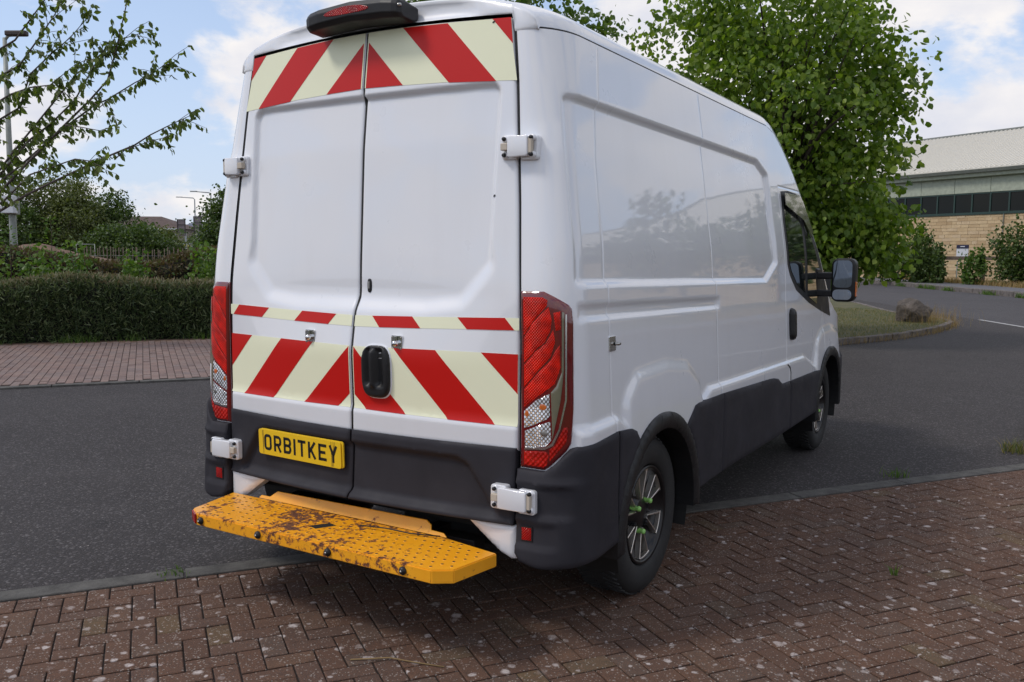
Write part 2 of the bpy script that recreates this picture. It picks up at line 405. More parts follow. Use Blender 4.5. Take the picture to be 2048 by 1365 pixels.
# --- body shell
def zside(s):
    return np.interp(s, [-1, 2.95, 3.10, 3.30, 3.50, 3.75, 4.0, 4.25, 4.45, 4.60, 4.9, 5.15, 5.3], [2.362, 2.362, 2.335, 2.24, 2.10, 1.88, 1.62, 1.36, 1.17, 1.10, 1.02, .90, .60])
def build_body():
    ss = [np.linspace(-.20, -.085, 8)[:-1], np.linspace(-.085, .15, 26)[:-1], np.arange(.15, 5.30, .0155)]
    for y, _, _ in SEAMS: ss.append(np.array([y - .006, y - .003, y, y + .003, y + .006]))
    s = np.unique(np.round(np.concatenate(ss), 4)); z = np.unique(np.round(np.concatenate([np.arange(.42, 2.362, .0115), [1.979, 1.985, 1.991, 2.362]]), 4))
    Sg, Zg = np.meshgrid(s, z, indexing='ij'); zt = zside(Sg); Zc = np.minimum(Zg, zt)
    V = shell(Sg, Zc).reshape(-1, 3); F = grid_faces(len(s), len(z))
    cs = Sg.ravel()[F].mean(1); cz = Zg.ravel()[F].mean(1); keep = np.ones(len(F), bool)
    keep &= ~((Zg.ravel()[F].min(1)) >= zt.ravel()[F].max(1) - 1e-6)
    for wy, wz in WHEELS: keep &= (cs - wy) ** 2 + (cz - wz) ** 2 > .425 ** 2
    F = F[keep]
    Vl = V * np.array([-1, 1, 1]); n = len(V)
    # roof, windscreen and bonnet as one loft across the width
    rows = [0.125, .16, .22] + list(np.arange(.3, 5.30, .05))
    tt = np.concatenate([np.linspace(-1, -.86, 12)[:-1], np.linspace(-.86, .86, 28), np.linspace(.86, 1, 12)[1:]])
    def section(sv):
        ze = float(zside(sv)); xe = float(shell(sv, ze, feat=False)[0]); h = float(np.interp(sv, [0, 3.0, 3.3, 3.8, 4.25, 4.5, 5.3], [.175, .175, .19, .24, .17, .11, .10]))
        if sv < .36:
            q = shell(np.linspace(-.085, .15, 40), 2.36, 0, False); xe = float(np.interp(sv, q[:, 1], q[:, 0]))
        x = (xe - .006) * tt
        return x, ze + .008 + h * np.clip(1 - np.abs(tt) ** 2.2, 0, 1) ** .42, np.full_like(tt, sv)
    R = []
    x, zz, y = section(.125)
    zlow = np.where(np.abs(x) < .705, Zdt(x) + .012, 2.357)
    pq = shell(np.linspace(-.19, .15, 60), 2.36, 0, False); yp = np.maximum(np.interp(np.abs(x), pq[:, 0], pq[:, 1]), .0885) - .0885
    dip = .02 * sm(np.abs(x), .60, .42)
    for k, yy in ((1.0, .098), (.86, .090), (.45, .092), (.12, .084), (0, .088)):
        R.append(np.stack([x, yy + yp * (1 - k * .6) + dip * (k < .9) * (k > 0) * .8, zlow + np.maximum(zz - .012 - zlow, .002) * k], 1))
    R.append(np.stack([x, np.full_like(x, .110) + yp * .2, zz - .004], 1))
    R = R[:5][::-1] + [R[5]]
    for sv in rows:
        x, z_, y = section(sv); R.append(np.stack([x, y, z_], 1))
    RV = np.concatenate(R); RF = grid_faces(len(R), len(tt), True)
    fx = []
    nb = len(V) * 2 + len(RV)
    allV = np.concatenate([V, Vl, RV]); allF = np.concatenate([F, F[:, ::-1] + n, RF + 2 * n])
    mk('body', allV, allF, M['paint'], van, smooth=True)
    # windscreen laid on the loft
    def loft(t, sv, off=0.):
        t = np.asarray(t, float); sv = np.asarray(sv, float); ze = zside(sv); xe = np.vectorize(lambda a, b: float(shell(a, b, feat=False)[0]))(sv, ze)
        h = np.interp(sv, [0, 3.0, 3.3, 3.8, 4.25, 4.5, 5.3], [.175, .175, .19, .24, .17, .11, .10])
        return np.stack([(xe - .006) * t, sv + off * .6, ze + .008 + h * np.clip(1 - np.abs(t) ** 2.2, 0, 1) ** .42 + off * .8], -1)
    patch('windscreen', [(-.93, 4.28), (.93, 4.28), (.90, 3.45), (-.90, 3.45)], loft, .005, .004, .09, M['glass'], van)
    # dark boxes added inside the body, blocking light so that no gap shows daylight
    b = MB()
    b.box((0, 1.62, 1.42), (1.60, 2.95, 1.80))
    b.box((0, 2.45, .46), (1.70, 4.7, .10)); b.box((0, 3.9, .95), (1.86, 1.9, .9)); b.box((0, .24, .60), (1.86, .24, .26))
    b.build('light_block', M['void'], van)
build_body()

# --- black strips added in the door gaps, painting their shade
for pth in ([(0, z, -.009) for z in np.linspace(.49, 2.43, 60)],):
    b = MB(); b.tube([tuple(door(x_, z_, o_)) for x_, z_, o_ in pth], .006, 6); b.build('gap_dark_strip', M['flatblack'], van)
for sg in (1, -1):
    b = MB(); b.tube([tuple(door(float(Xd(z_)) + .001, z_, -.014, False) * np.array([sg, 1, 1])) for z_ in np.linspace(.47, 2.40, 60)], .0085, 6); b.build('gap_dark_strip', M['flatblack'], van)
# --- gutter strips
for sg in (1, -1):
    yy = np.concatenate([np.linspace(-.19, .14, 20), np.linspace(.15, 3.0, 30), np.linspace(3.08, 4.2, 16)])
    b = MB(); b.tube([tuple(shell(y, float(zside(max(y, 0))) + .002, -.006, False) * np.array([sg, 1, 1])) for y in yy], .006, 6); b.build('gutter', M['flatblack'], van)

# --- cladding and bumper corners
def bumper_disp(s, z, d):
    o = .012 * sm(z, .70, .66) * sm(s, .12, .02)
    o = o - .012 * sm(np.abs(z - .600), .062, .050) * sm(s, .06, .0)
    o = o - .010 * sm(np.abs(z - .468), .048, .036) * sm(s, -.005, -.03)
    return o + .006 * sm(z, .55, .36)
NS = lambda a, b, o=0.: shell(a, b, o, False)
BUMP = [(-.200, .712), (-.055, .712), (-.016, .743), (.012, .775), (.035, .797), (.06, .806), (.334, .8225), (.334, .37), (.06, .355), (-.06, .345), (-.17, .36), (-.200, .39)]
QUARTER = [(.337, .375), (.337, .8225), (.46, .812), (.50, .797), (.535, .762)] + arcpts(WHEELS[0], .470, 122, 177, 10)
MID = arcpts(WHEELS[0], .470, 4, 52, 10) + [(1.16, .762), (1.22, .800), (1.27, .806), (1.639, .802)] 
MIDA = MID + [(1.639, .385), (1.268, .375)]
MIDB = [(1.645, .385), (1.645, .802), (2.56, .771), (2.66, .764), (2.74, .752), (2.84, .708), (2.90, .703), (3.046, .700), (3.046, .375)]
DOORC = [(3.064, .375), (3.064, .699), (3.86, .684)] + arcpts(WHEELS[1], .47, 136, 177, 8)
NOSE = arcpts(WHEELS[1], .47, 3, 50, 8) + [(4.75, .70), (5.18, .70), (5.22, .36)]
for mir in (False, True):
    patch('bumper_corner', BUMP, NS, .034, .06, .013, M['dark'], van, roll=.008, rw=.02, mirror=mir, disp=bumper_disp)
    for pl in (QUARTER, MIDA, MIDB, NOSE):
        patch('side_cladding', pl, NS, .038, .07, .026, M['dark'], van, roll=.007, rw=.014, mirror=mir)
    patch('door_cladding', DOORC, NS, .038, .07, .026, M['dark'], van, roll=.007, rw=.014, mirror=mir)
    for wc in WHEELS:
        ring = arcpts(wc, .478, 186, -6, 40) + arcpts(wc, .405, -6, 186, 40)
        patch('wheel_arch_trim', ring, NS, .047, .09, .03, M['black'], van, roll=.012, rw=.03, mirror=mir)
        sg = -1 if mir else 1
        V = []; nA = 25
        for i in range(nA):
            a = R_(200 - 220 * i / (nA - 1)); yy, z_ = wc[0] + .41 * math.cos(a), wc[1] + .41 * math.sin(a)
            V += [(sg * 1.03, yy, z_), (sg * .66, yy, z_)]
        V += [(sg * .66, wc[0], wc[1])]
        F = [(2 * i, 2 * i + 1, 2 * i + 3, 2 * i + 2) for i in range(nA - 1)] + [(2 * i + 1, 2 * nA, 2 * i + 3) for i in range(nA - 1)]
        mk('wheel_well', V, F, M['flatblack'], van)

# --- cab door glass and trims (both sides)
GLASS = [(3.150, 1.915), (3.135, 1.77), (3.145, 1.50), (3.20, 1.43), (3.36, 1.335), (3.70, 1.235), (3.96, 1.185), (4.04, 1.60), (3.72, 1.865), (3.56, 1.945), (3.30, 1.935)]
def offpoly(P, k):
    c = np.mean(P, 0); return [tuple(c + (np.array(q) - c) * k) for q in P]
for mir in (False, True):
    fr = patch('window_frame', [(3.115, 1.955), (3.105, 1.77), (3.118, 1.47), (3.18, 1.395), (3.34, 1.295), (3.70, 1.195), (4.12, 1.11), (4.42, 1.06), (4.36, 1.20), (4.18, 1.40), (4.02, 1.58), (3.80, 1.80), (3.62, 1.945), (3.52, 1.965), (3.3, 1.97)], shell, .003, .006, .05, M['black'], van, mirror=mir)
    patch('pane', [(3.150, 1.925), (3.138, 1.77), (3.150, 1.49), (3.205, 1.425), (3.36, 1.330), (3.58, 1.268), (3.585, 1.90), (3.42, 1.935), (3.30, 1.937)], shell, .006, .004, .05, M['glass'], fr, mirror=mir)
    patch('pane', [(3.66, 1.245), (3.93, 1.175), (4.04, 1.43), (3.88, 1.62), (3.665, 1.83)], shell, .006, .004, .05, M['glass'], fr, mirror=mir)
    patch('visor', [(3.128, 1.945), (3.130, 1.865), (3.60, 1.78), (3.80, 1.66), (3.83, 1.72), (3.62, 1.915), (3.52, 1.952)], shell, .026, .004, .05, M['smoke'], fr, mirror=mir)
    patch('door_handle', [(3.135, 1.00), (3.15, .972), (3.185, .962), (3.22, .975), (3.235, 1.01), (3.235, 1.13), (3.22, 1.165), (3.185, 1.178), (3.15, 1.168), (3.135, 1.14)], shell, .035, .035, .02, M['black'], van, roll=.022, rw=.03, mirror=mir)
    sg = -1 if mir else 1
    # long-arm mirror
    X0 = 1.0
    b = MB()
    for z0 in (1.385, 1.255): b.box((sg * 1.075, 3.97, z0), (.20, .06, .05))
    b.box((sg * .99, 3.99, 1.32), (.05, .12, .24))
    arm = b.build('mirror_arm', M['black'], van, bevel=.012)
    def rbox(x0, x1, z0, z1, r, n=5):
        P = []
        for cx, cz, a0 in ((x1 - r, z1 - r, 0), (x0 + r, z1 - r, 90), (x0 + r, z0 + r, 180), (x1 - r, z0 + r, 270)):
            P += [(cx + r * math.cos(R_(a0 + 90 * i / n)), cz + r * math.sin(R_(a0 + 90 * i / n))) for i in range(n + 1)]
        return P
    b = MB(); b.prism(rbox(1.115, 1.285, 1.195, 1.515, .05), lambda a, c, t: (sg * a, t, c), 3.93, 4.04)
    hd = b.build('mirror_head', M['black'], van, bevel=.018, seg=3, smooth=True)
    b = MB(); b.prism(rbox(1.130, 1.262, 1.300, 1.500, .035), lambda a, c, t: (sg * a, t, c), 3.926, 3.935); b.build('mirror_glass', M['mirror'], hd)
    b = MB(); b.prism(rbox(1.130, 1.262, 1.212, 1.286, .03), lambda a, c, t: (sg * a, t + (c - 1.21) * .06, c), 3.922, 3.931); b.build('mirror_glass', M['mirror'], hd)
    b = MB(); b.box((sg * 1.288, 3.965, 1.29), (.008, .05, .11)); b.build('indicator', M['amber'], hd, bevel=.003)

# --- rear doors
for sg, nm in ((1, 'right'), (-1, 'left')):
    nx, nz = 92, 210
    zz = np.linspace(.49, 1., nz)
    U, W_ = np.meshgrid(np.linspace(0, 1, nx), np.linspace(0, 1, nz), indexing='ij')
    x0, x1 = .004, 1
    zb = .488; Xt = .705
    Z_ = zb + (2.44 - zb) * W_
    Xx = .004 + (Xd(Z_) - .006 - .004) * U
    Z_ = zb + (Zdt(Xx) - .004 - zb) * W_
    edge = np.minimum(np.minimum(U, 1 - U) * .79, np.minimum(W_, 1 - W_) * 1.95)
    rollo = -.006 * (1 - np.sqrt(1 - (1 - np.clip(edge / .012, 0, 1)) ** 2))
    V = door(Xx, Z_, rollo); V[..., 0] *= sg
    F = grid_faces(nx, nz, flip=(sg < 0))
    flat = V.reshape(-1, 3)
    # return flange round the edge
    per = [i * nz for i in range(nx)] + [(nx - 1) * nz + j for j in range(1, nz)] + [i * nz + nz - 1 for i in range(nx - 2, -1, -1)] + [j for j in range(nz - 2, 0, -1)]
    n0 = len(flat); back = flat[per] + np.array([0, .05, 0]); P = len(per)
    S = np.array([(per[i], n0 + i, n0 + (i + 1) % P, per[(i + 1) % P]) if sg > 0 else (per[(i + 1) % P], n0 + (i + 1) % P, n0 + i, per[i]) for i in range(P)])
    dr = mk('rear_door', np.concatenate([flat, back]), np.concatenate([F, S]), M['paint'], van, smooth=[True] * len(F) + [False] * len(S))
    mir = sg < 0
    # dark lower panel with its stepped recess
    REC = [(-.80, .722), (-.55, .722), (.55, .722), (.60, .700), (.715, .515), (.70, .505), (-.70, .505), (-.715, .515), (-.60, .700)]
    def cd_disp(a, b, d):
        q = sdf(a, b, [(-.56, .727), (.53, .727), (.585, .705), (.715, .520), (.70, .512), (-.70, .512), (-.715, .520), (-.605, .705)])
        return -.024 * sm(-q, -.004, .014) + .012 * sm(b, .515, .49)
    patch('door_panel', [(.005, .488), (.787, .488), (.789, .786), (.40, .781), (.005, .779)], lambda a, b, o=0.: door(a, b, o, False), .020, .03, .0125, M['dark'], dr, roll=.006, rw=.012, mirror=mir, disp=cd_disp)
    # reflective films
    lay = lambda poly, o, m, nm_: patch(nm_, poly, lambda a, b, oo=0.: door(a, b, oo), o, .0008, .03, m, dr, mirror=mir)
    lay([(.008, 2.203), (.40, 2.190), (.733, 2.170), (.708, 2.30), (.694, 2.408), (.45, 2.421), (.20, 2.431), (.008, 2.433)], .0012, M['cream'], 'film_base')
    lay([(.014, 2.392), (.014, 2.202), (.208, 2.197)], .0022, M['red'], 'chevron')
    lay([(.190, 2.430), (.408, 2.421), (.645, 2.174), (.432, 2.187)], .0022, M['red'], 'chevron')
    lay([(.612, 2.413), (.693, 2.409), (.707, 2.310)], .0022, M['red'], 'chevron')
    lay([(.008, 1.216), (.25, 1.220), (.55, 1.229), (.791, 1.234), (.791, 1.281), (.55, 1.275), (.25, 1.266), (.008, 1.262)], .0012, M['cream'], 'film_base')
    lay([(.100, 1.2635), (.304, 1.2685), (.349, 1.2230), (.142, 1.2180)], .0022, M['red'], 'chevron')
    lay([(.520, 1.2735), (.730, 1.2798), (.772, 1.2340), (.566, 1.2290)], .0022, M['red'], 'chevron')
    lay([(.010, 1.134), (.40, 1.141), (.789, 1.144), (.790, .868), (.40, .870), (.010, .872)], .0012, M['cream'], 'film_base')
    lay([(.014, 1.132), (.282, .870), (.078, .872), (.014, .930)], .0022, M['red'], 'chevron')
    lay([(.223, 1.138), (.426, 1.141), (.695, .868), (.485, .869)], .0022, M['red'], 'chevron')
    lay([(.632, 1.143), (.788, 1.144), (.788, .992)], .0022, M['red'], 'chevron')
    # white body sill showing under the door
    patch('sill', [(.795, .486), (.795, .356), (.770, .350), (.715, .372), (.640, .425), (.555, .486)], lambda a, b, o=0.: np.stack([np.asarray(a) + 0 * np.asarray(b), -.02 - (np.asarray(o)) + 0 * np.asarray(a), np.asarray(b)], -1), .0, .05, .02, M['paint'], van, roll=.012, rw=.02, mirror=mir)
    # hinges
    for zc, xa, xb, h, low in ((1.918, .690, .845, .090, 0), (.600, .702, .895, .094, 1)):
        yb = float(door(.72, zc)[1]) if not low else float(door(.72, zc, .022, False)[1])
        hg = MB()
        def hp(a, b, t, _s=sg): return (_s * a, yb - t, b)
        P = rbox(xa, xa + .070, zc - h / 2, zc + h / 2, .012); hg.prism(P, hp, -.02, .016 + .008 * low)
        hinge = hg.build('hinge', M['paint'], van, bevel=.004)
        hg = MB(); P = rbox(xb - .075, xb, zc - h / 2 - .004, zc + h / 2 - .004, .012); hg.prism(P, hp, -.03, .012 + .008 * low); hg.build('hinge_plate', M['paint'], hinge, bevel=.004)
        b = MB(); P = [(xa + .040, zc - h * .40), (xa + .052, zc - h * .44), (xb - .034, zc - h * .42), (xb - .028, zc - h * .36), (xb - .028, zc + h * .36), (xb - .034, zc + h * .42), (xa + .052, zc + h * .44), (xa + .040, zc + h * .40)]
        b.prism(P, hp, .014, .042); b.build('hinge_cover', M['paint'], hinge, bevel=.006, seg=3, smooth=True)
        b = MB(); b.box(hp(xa + .026, zc, .030), (.030, .024, h * .30)); b.build('knuckle', M['knuckle'], hinge, bevel=.003); b = MB(); b.box(hp(xb - .022, zc, .026), (.018, .02, h * .62)); b.build('knuckle', M['knuckle'], hinge, bevel=.003)
        for px, pz in ((xa + .020, zc - h * .33), (xa + .020, zc + h * .33), (xb - .018, zc - h * .35), (xb - .018, zc + h * .33)):
            b = MB(); Mx = Matrix.Translation(hp(px, pz, .02)) @ Matrix.Rotation(R_(-90), 4, 'Z'); b.lathe([(0, .016), (.0065, .016), (.008, .012), (.008, -.012)], 12, Mx); b.build('bolt_cap', M['black'], hinge)
            b = MB(); b.lathe([(.008, .006), (.013, .004), (.013, -.012)], 12, Mx); b.build('bolt_boss', M['paint'], hinge)
    # chrome security latch
    yb = float(door(.24, 1.16)[1]); b = MB()
    b.prism(rbox(.212, .268, 1.132, 1.190, .006), lambda a, c, t: (sg * a, yb - t, c), -.004, .005); lt = b.build('security_latch', M['chrome'], dr, bevel=.0015)
    b = MB(); Mx = Matrix.Translation((sg * .240, yb, 1.158)) @ Matrix.Rotation(R_(-90), 4, 'Z'); b.lathe([(0, .028), (.008, .026), (.013, .018), (.013, .0)], 16, Mx); b.box((sg * .240, yb - .014, 1.172), (.012, .014, .03)); b.build('latch_knob', M['chrome'], lt)
    for px in (.218, .262):
        for pz in (1.139, 1.183):
            b = MB(); Mx = Matrix.Translation((sg * px, yb, pz)) @ Matrix.Rotation(R_(-90), 4, 'Z'); b.lathe([(0, .008), (.003, .007), (.0035, .0)], 8, Mx); b.build('screw', M['steel'], lt)
    if sg > 0:
        DS = lambda a, b, o=0.: door(a, b, o)
        ov = [(.140 + .072 * math.copysign(abs(math.cos(t)) ** .62, math.cos(t)) * (1 - .0 * math.sin(t)), 1.036 + .108 * math.copysign(abs(math.sin(t)) ** .55, math.sin(t))) for t in np.linspace(0, 2 * math.pi, 40, endpoint=False)]
        patch('handle_rim', [(.140 + (a - .140) * 1.07, 1.036 + (b - 1.036) * 1.045) for a, b in ov], DS, .006, .006, .02, M['paint'], dr, roll=.003, rw=.006)
        def hd_disp(a, b, d):
            bar = sm(np.abs(a - .130), .017, .010) * sm(np.abs(b - 1.05), .085, .07)
            well = sm(np.abs(a - .135), .052, .036) * sm(np.abs(b - 1.055), .085, .066)
            return -.017 * well * (1 - bar) + .010 * bar
        hn = patch('door_handle', ov, DS, .023, .025, .0075, M['black'], dr, roll=.010, rw=.014, disp=hd_disp)
        b = MB(); y0 = float(door(.14, .955)[1]); Mx = Matrix.Translation((.137, y0 - .018, .958)) @ Matrix.Rotation(R_(-90), 4, 'Z'); b.lathe([(0, .004), (.009, .004), (.010, -.004)], 16, Mx); b.build('keyhole', M['steel'], hn)
        P = [(.054 + .0115 * math.copysign(abs(math.cos(t)) ** .7, math.cos(t)), 1.386 + .029 * math.copysign(abs(math.sin(t)) ** .7, math.sin(t))) for t in np.linspace(0, 2 * math.pi, 24, endpoint=False)]
        lk = patch('door_lock', P, DS, .005, .005, .006, M['black'], dr, roll=.003, rw=.006)
        b = MB(); y0 = float(door(.054, 1.386)[1]); b.box((.054, y0 - .006, 1.388), (.007, .004, .03)); b.build('lock_slide', M['steel'], lk, bevel=.001)
        # small stone chips through the paint
        for q in ((.66, 1.74), (.62, 2.40)):
            patch('paint_chip', [(q[0] + .007 * math.cos(t) * (1 + .4 * math.sin(3 * t)), q[1] + .004 * math.sin(t) + .4 * .007 * math.cos(t)) for t in np.linspace(0, 6.28, 8, endpoint=False)], DS, .0028, .001, .02, M['flatblack'], dr)
    else:
        # number plate on a stack of two
        ya, yc = float(door(-.56, .66, 0, False)[1]), float(door(-.03, .66, 0, False)[1])
        def pf(a, c, t): return (a, ya + (yc - ya) * (a + .56) / .53 - .010 - t + (c - .66) * -.03, c)
        b = MB(); b.prism(rbox(-.562, -.034, .606, .722, .012), pf, .0, .008); bp = b.build('number_plate', M['plate'], van, bevel=.0015)
        b = MB(); b.prism(rbox(-.569, -.044, .604, .720, .012), pf, .010, .014); fp = b.build('front_plate', M['plate'], bp, bevel=.001)
        def ribbon(mb, pts, wd, closed=False):
            Q = [np.array(p, float) for p in pts]; n = len(Q); Lp, Rp = [], []
            for i in range(n):
                a = Q[i - 1] if (i > 0 or closed) else None; c = Q[(i + 1) % n] if (i < n - 1 or closed) else None
                d1 = (Q[i] - a) if a is not None else (c - Q[i]); d2 = (c - Q[i]) if c is not None else d1
                d1 = d1 / np.linalg.norm(d1); d2 = d2 / np.linalg.norm(d2); t = d1 + d2; t = t / np.linalg.norm(t); nrm = np.array([-t[1], t[0]])
                k = wd / 2 / max(.35, float(np.dot(nrm, np.array([-d1[1], d1[0]])))); Lp.append(Q[i] + nrm * k); Rp.append(Q[i] - nrm * k)
            V = [pf(*p, .0148) for p in Lp] + [pf(*p, .0148) for p in Rp]; m_ = n if closed else n - 1
            mb.add(V, [(i, (i + 1) % n, n + (i + 1) % n, n + i) for i in range(m_)])
        LW, LH, WD = .0495, .074, .0130
        h = WD / 2
        def arcl(cx, cy, rx, ry, a0, a1, n=6): return [(cx + rx * math.cos(R_(a0 + (a1 - a0) * i / n)), cy + ry * math.sin(R_(a0 + (a1 - a0) * i / n))) for i in range(n + 1)]
        W0, H0 = LW - h, LH - h
        rb = .014
        bowl = lambda y0, y1: [(h, y1)] + arcl(W0 - rb, y1 - rb, rb, rb, 90, 0) + arcl(W0 - rb, y0 + rb, rb, rb, 0, -90) + [(h, y0)]
        GL = {'O': [(arcl(W0 - .013, H0 - .013, .013, .013, 0, 90) + arcl(h + .013, H0 - .013, .013, .013, 90, 180) + arcl(h + .013, h + .013, .013, .013, 180, 270) + arcl(W0 - .013, h + .013, .013, .013, 270, 360), True)],
              'R': [([(h, 0), (h, LH)], False), (bowl(.032, H0), False), ([(LW * .48, .034), (W0 + .001, 0)], False)],
              'B': [([(h, 0), (h, LH)], False), (bowl(.037, H0), False), (bowl(h, .037), False)],
              'I': [([(h, 0), (h, LH)], False)],
              'T': [([(0, H0), (LW, H0)], False), ([(LW / 2, 0), (LW / 2, LH)], False)],
              'K': [([(h, 0), (h, LH)], False), ([(h, .026), (W0, LH)], False), ([(LW * .36, .040), (W0 + .001, 0)], False)],
              'E': [([(h, 0), (h, LH)], False), ([(h, H0), (LW, H0)], False), ([(h, h), (LW, h)], False), ([(h, .037), (LW * .86, .037)], False)],
              'Y': [([(LW / 2, 0), (LW / 2, .034), (h * .8, LH)], False), ([(LW / 2, .030), (LW - h * .8, LH)], False)]}
        b = MB(); xc = -.531
        for ch in 'ORBITKEY':
            wl = WD if ch == 'I' else LW
            for pts, cl in GL[ch]: ribbon(b, [(xc + a, .626 + c) for a, c in pts], WD, cl)
            xc += wl + .0152
        b.build('lettering', M['ink'], fp, fixn=False)
        b = MB()
        for x0, x1 in ((-.537, -.536), (-.537, -.541), (-.089, -.088), (-.100, -.101), (-.097, -.079)): ribbon(b, [(x0, .608), (x1, .717)], .0016)
        b.build('printed_line', M['line'], fp, fixn=False)

# --- side latch, fuel flap edge, roof fittings
b = MB(); b.prism(rbox(.312, .372, 1.140, 1.200, .005), lambda a, c, t: (float(shell(a, c)[0]) + t, a, c), -.004, .005); lt = b.build('security_latch', M['chrome'], van, bevel=.0015)
b = MB(); b.tube([(1.020, .36, 1.168), (1.032, .365, 1.168), (1.032, .378, 1.168)], .007, 10); b.build('latch_knob', M['steel'], lt)
patch('flap_gap', [(2.985, .815), (3.02, .815), (3.075, .79), (3.10, .755), (3.102, .70), (3.092, .70), (3.088, .752), (3.065, .782), (3.015, .805)], shell, .0015, .002, .03, M['flatblack'], van)
b = MB(); b.box((.60, 2.20, 2.525), (.05, .12, .07)); b.build('roof_marker', M['black'], van, bevel=.012)
# high brake light housing over the doors
b = MB()
prof = [(.10, 2.505), (-.005, 2.520), (-.040, 2.512), (-.052, 2.492), (-.050, 2.455), (-.030, 2.437), (.06, 2.432), (.10, 2.45)]
xs_ = [-.252, -.243, -.220, -.17, 0, .17, .220, .243, .252]; sc_ = [.72, .88, .96, 1, 1.02, 1, .96, .88, .72]
Vv = []
for x_, k in zip(xs_, sc_): Vv += [(x_, .06 + (y_ - .06) * k - .0 * x_, 2.472 + (z_ - 2.472) * k + .02 * (1 - (x_ / .27) ** 2)) for y_, z_ in prof]
n_ = len(prof)
b.add(Vv, [(i * n_ + j, (i + 1) * n_ + j, (i + 1) * n_ + (j + 1) % n_, i * n_ + (j + 1) % n_) for i in range(len(xs_) - 1) for j in range(n_)] + [list(range(n_)), list(range((len(xs_) - 1) * n_, len(xs_) * n_))[::-1]])
hb = b.build('high_brake_light', M['black'], van, bevel=.004, seg=2)
lp = [(.02 + .120 * math.cos(t), 2.497 + .016 * math.sin(t) - .006 * math.cos(t) ** 2) for t in np.linspace(0, 2 * math.pi, 28, endpoint=False)]
b = MB(); b.prism(lp, lambda a, c, t: (a - .03, -.046 - t - .0 * a, c + .002), -.01, .008); b.build('lens', M['reflector'], hb, bevel=.002)
b = MB(); Mx = Matrix.Translation((.245, -.03, 2.49)); b.lathe([(0, .012), (.006, .012), (.007, 0)], 10, Mx); b.build('screw', M['steel'], hb)

# --- tail lamps
LAMP = dict(
 housing=[(-.198, 1.382), (-.045, 1.383), (-.01, 1.366), (.045, 1.335), (.058, 1.320), (.062, 1.261), (.052, .95), (.040, .818), (.022, .79), (-.035, .733), (-.06, .715), (-.198, .715)],
 r1=[(-.170, 1.362), (-.048, 1.362), (-.031, 1.352), (-.034, 1.331), (-.080, 1.280), (-.170, 1.216)],
 r2=[(-.170, 1.209), (-.077, 1.277), (-.028, 1.328), (-.018, 1.28), (-.023, 1.243), (-.045, 1.196), (-.100, 1.150), (-.170, 1.114)],
 r3=[(-.170, 1.108), (-.096, 1.148), (-.043, 1.191), (-.014, 1.243), (-.009, 1.197), (-.027, 1.141), (-.090, 1.073), (-.170, 1.022)],
 r4=[(-.170, 1.016), (-.086, 1.068), (-.027, 1.130), (-.008, 1.168), (.007, 1.188), (.006, 1.104), (-.014, 1.043), (-.080, .990), (-.170, .945)],
 c1=[(-.170, .933), (-.100, .970), (-.036, 1.005), (-.036, .922), (-.050, .908), (-.100, .885), (-.170, .868)],
 c2=[(-.165, .858), (-.100, .876), (-.036, .902), (-.034, .831), (-.054, .806), (-.110, .797), (-.165, .795)],
 side=[(-.012, 1.305), (.012, 1.311), (.012, 1.243), (-.006, 1.239)],
 col=[(.018, 1.310), (.026, 1.306), (.018, 1.095), (.003, .983), (-.030, .835), (-.030, 1.010), (-.010, 1.035), (.010, 1.085)],
 chrome=[(.029, 1.30), (.034, 1.30), (.024, .983), (-.002, .872), (-.027, .812), (-.056, .795), (-.165, .787), (-.165, .793), (-.056, .802), (-.032, .820), (-.007, .875), (.018, .983)],
 low=[(-.170, .780), (-.054, .788), (-.042, .776), (-.048, .737), (-.060, .727), (-.170, .727)],
 low2=[(-.040, .796), (-.020, .815), (.010, .880), (.026, .880), (.020, .826), (-.038, .752)])
def bowl_(d): return .010 * (1 - np.exp(-d / .02))
for mir in (False, True):
    hs = patch('tail_lamp', LAMP['housing'], shell, .010, .03, .013, M['redhouse'], van, roll=.008, rw=.018, mirror=mir)
    for k, nm, mt in (('r1', 'red_lens', 'redlens'), ('r2', 'red_lens', 'redlens'), ('r3', 'red_lens', 'redlens'), ('r4', 'red_lens', 'redlens'), ('side', 'red_lens', 'redlens'), ('c1', 'clear_lens', 'clearlens'), ('c2', 'clear_lens', 'clearlens'), ('low', 'lower_lens', 'redlow'), ('low2', 'lower_lens', 'redlow'), ('col', 'smoked_cover', 'smoke')):
        patch(nm, LAMP[k], shell, .0125, .006, .012, M[mt], hs, roll=.0014, rw=.006, mirror=mir)
    patch('chrome_trim', LAMP['chrome'], shell, .0145, .004, .02, M['chrome'], hs, mirror=mir)
    for q, mt in (((-.060, .955), 'amber'), ((-.150, .925), 'amber'), ((-.058, .855), 'steel')):
        patch('bulb', [(q[0] + .014 * math.cos(t), q[1] + .013 * math.sin(t)) for t in np.linspace(0, 6.283, 14, endpoint=False)], shell, .0142, .003, .02, M[mt], hs, roll=.002, rw=.008, mirror=mir)
    patch('side_reflector', [(-.160, .500), (-.085, .502), (-.085, .444), (-.160, .442)], NS, .042, .02, .02, M['flatblack'], van, mirror=mir)
    patch('reflector_lens', [(-.153, .495), (-.092, .497), (-.092, .449), (-.153, .447)], NS, .0455, .004, .02, M['reflector'], van, roll=.002, rw=.006, mirror=mir)

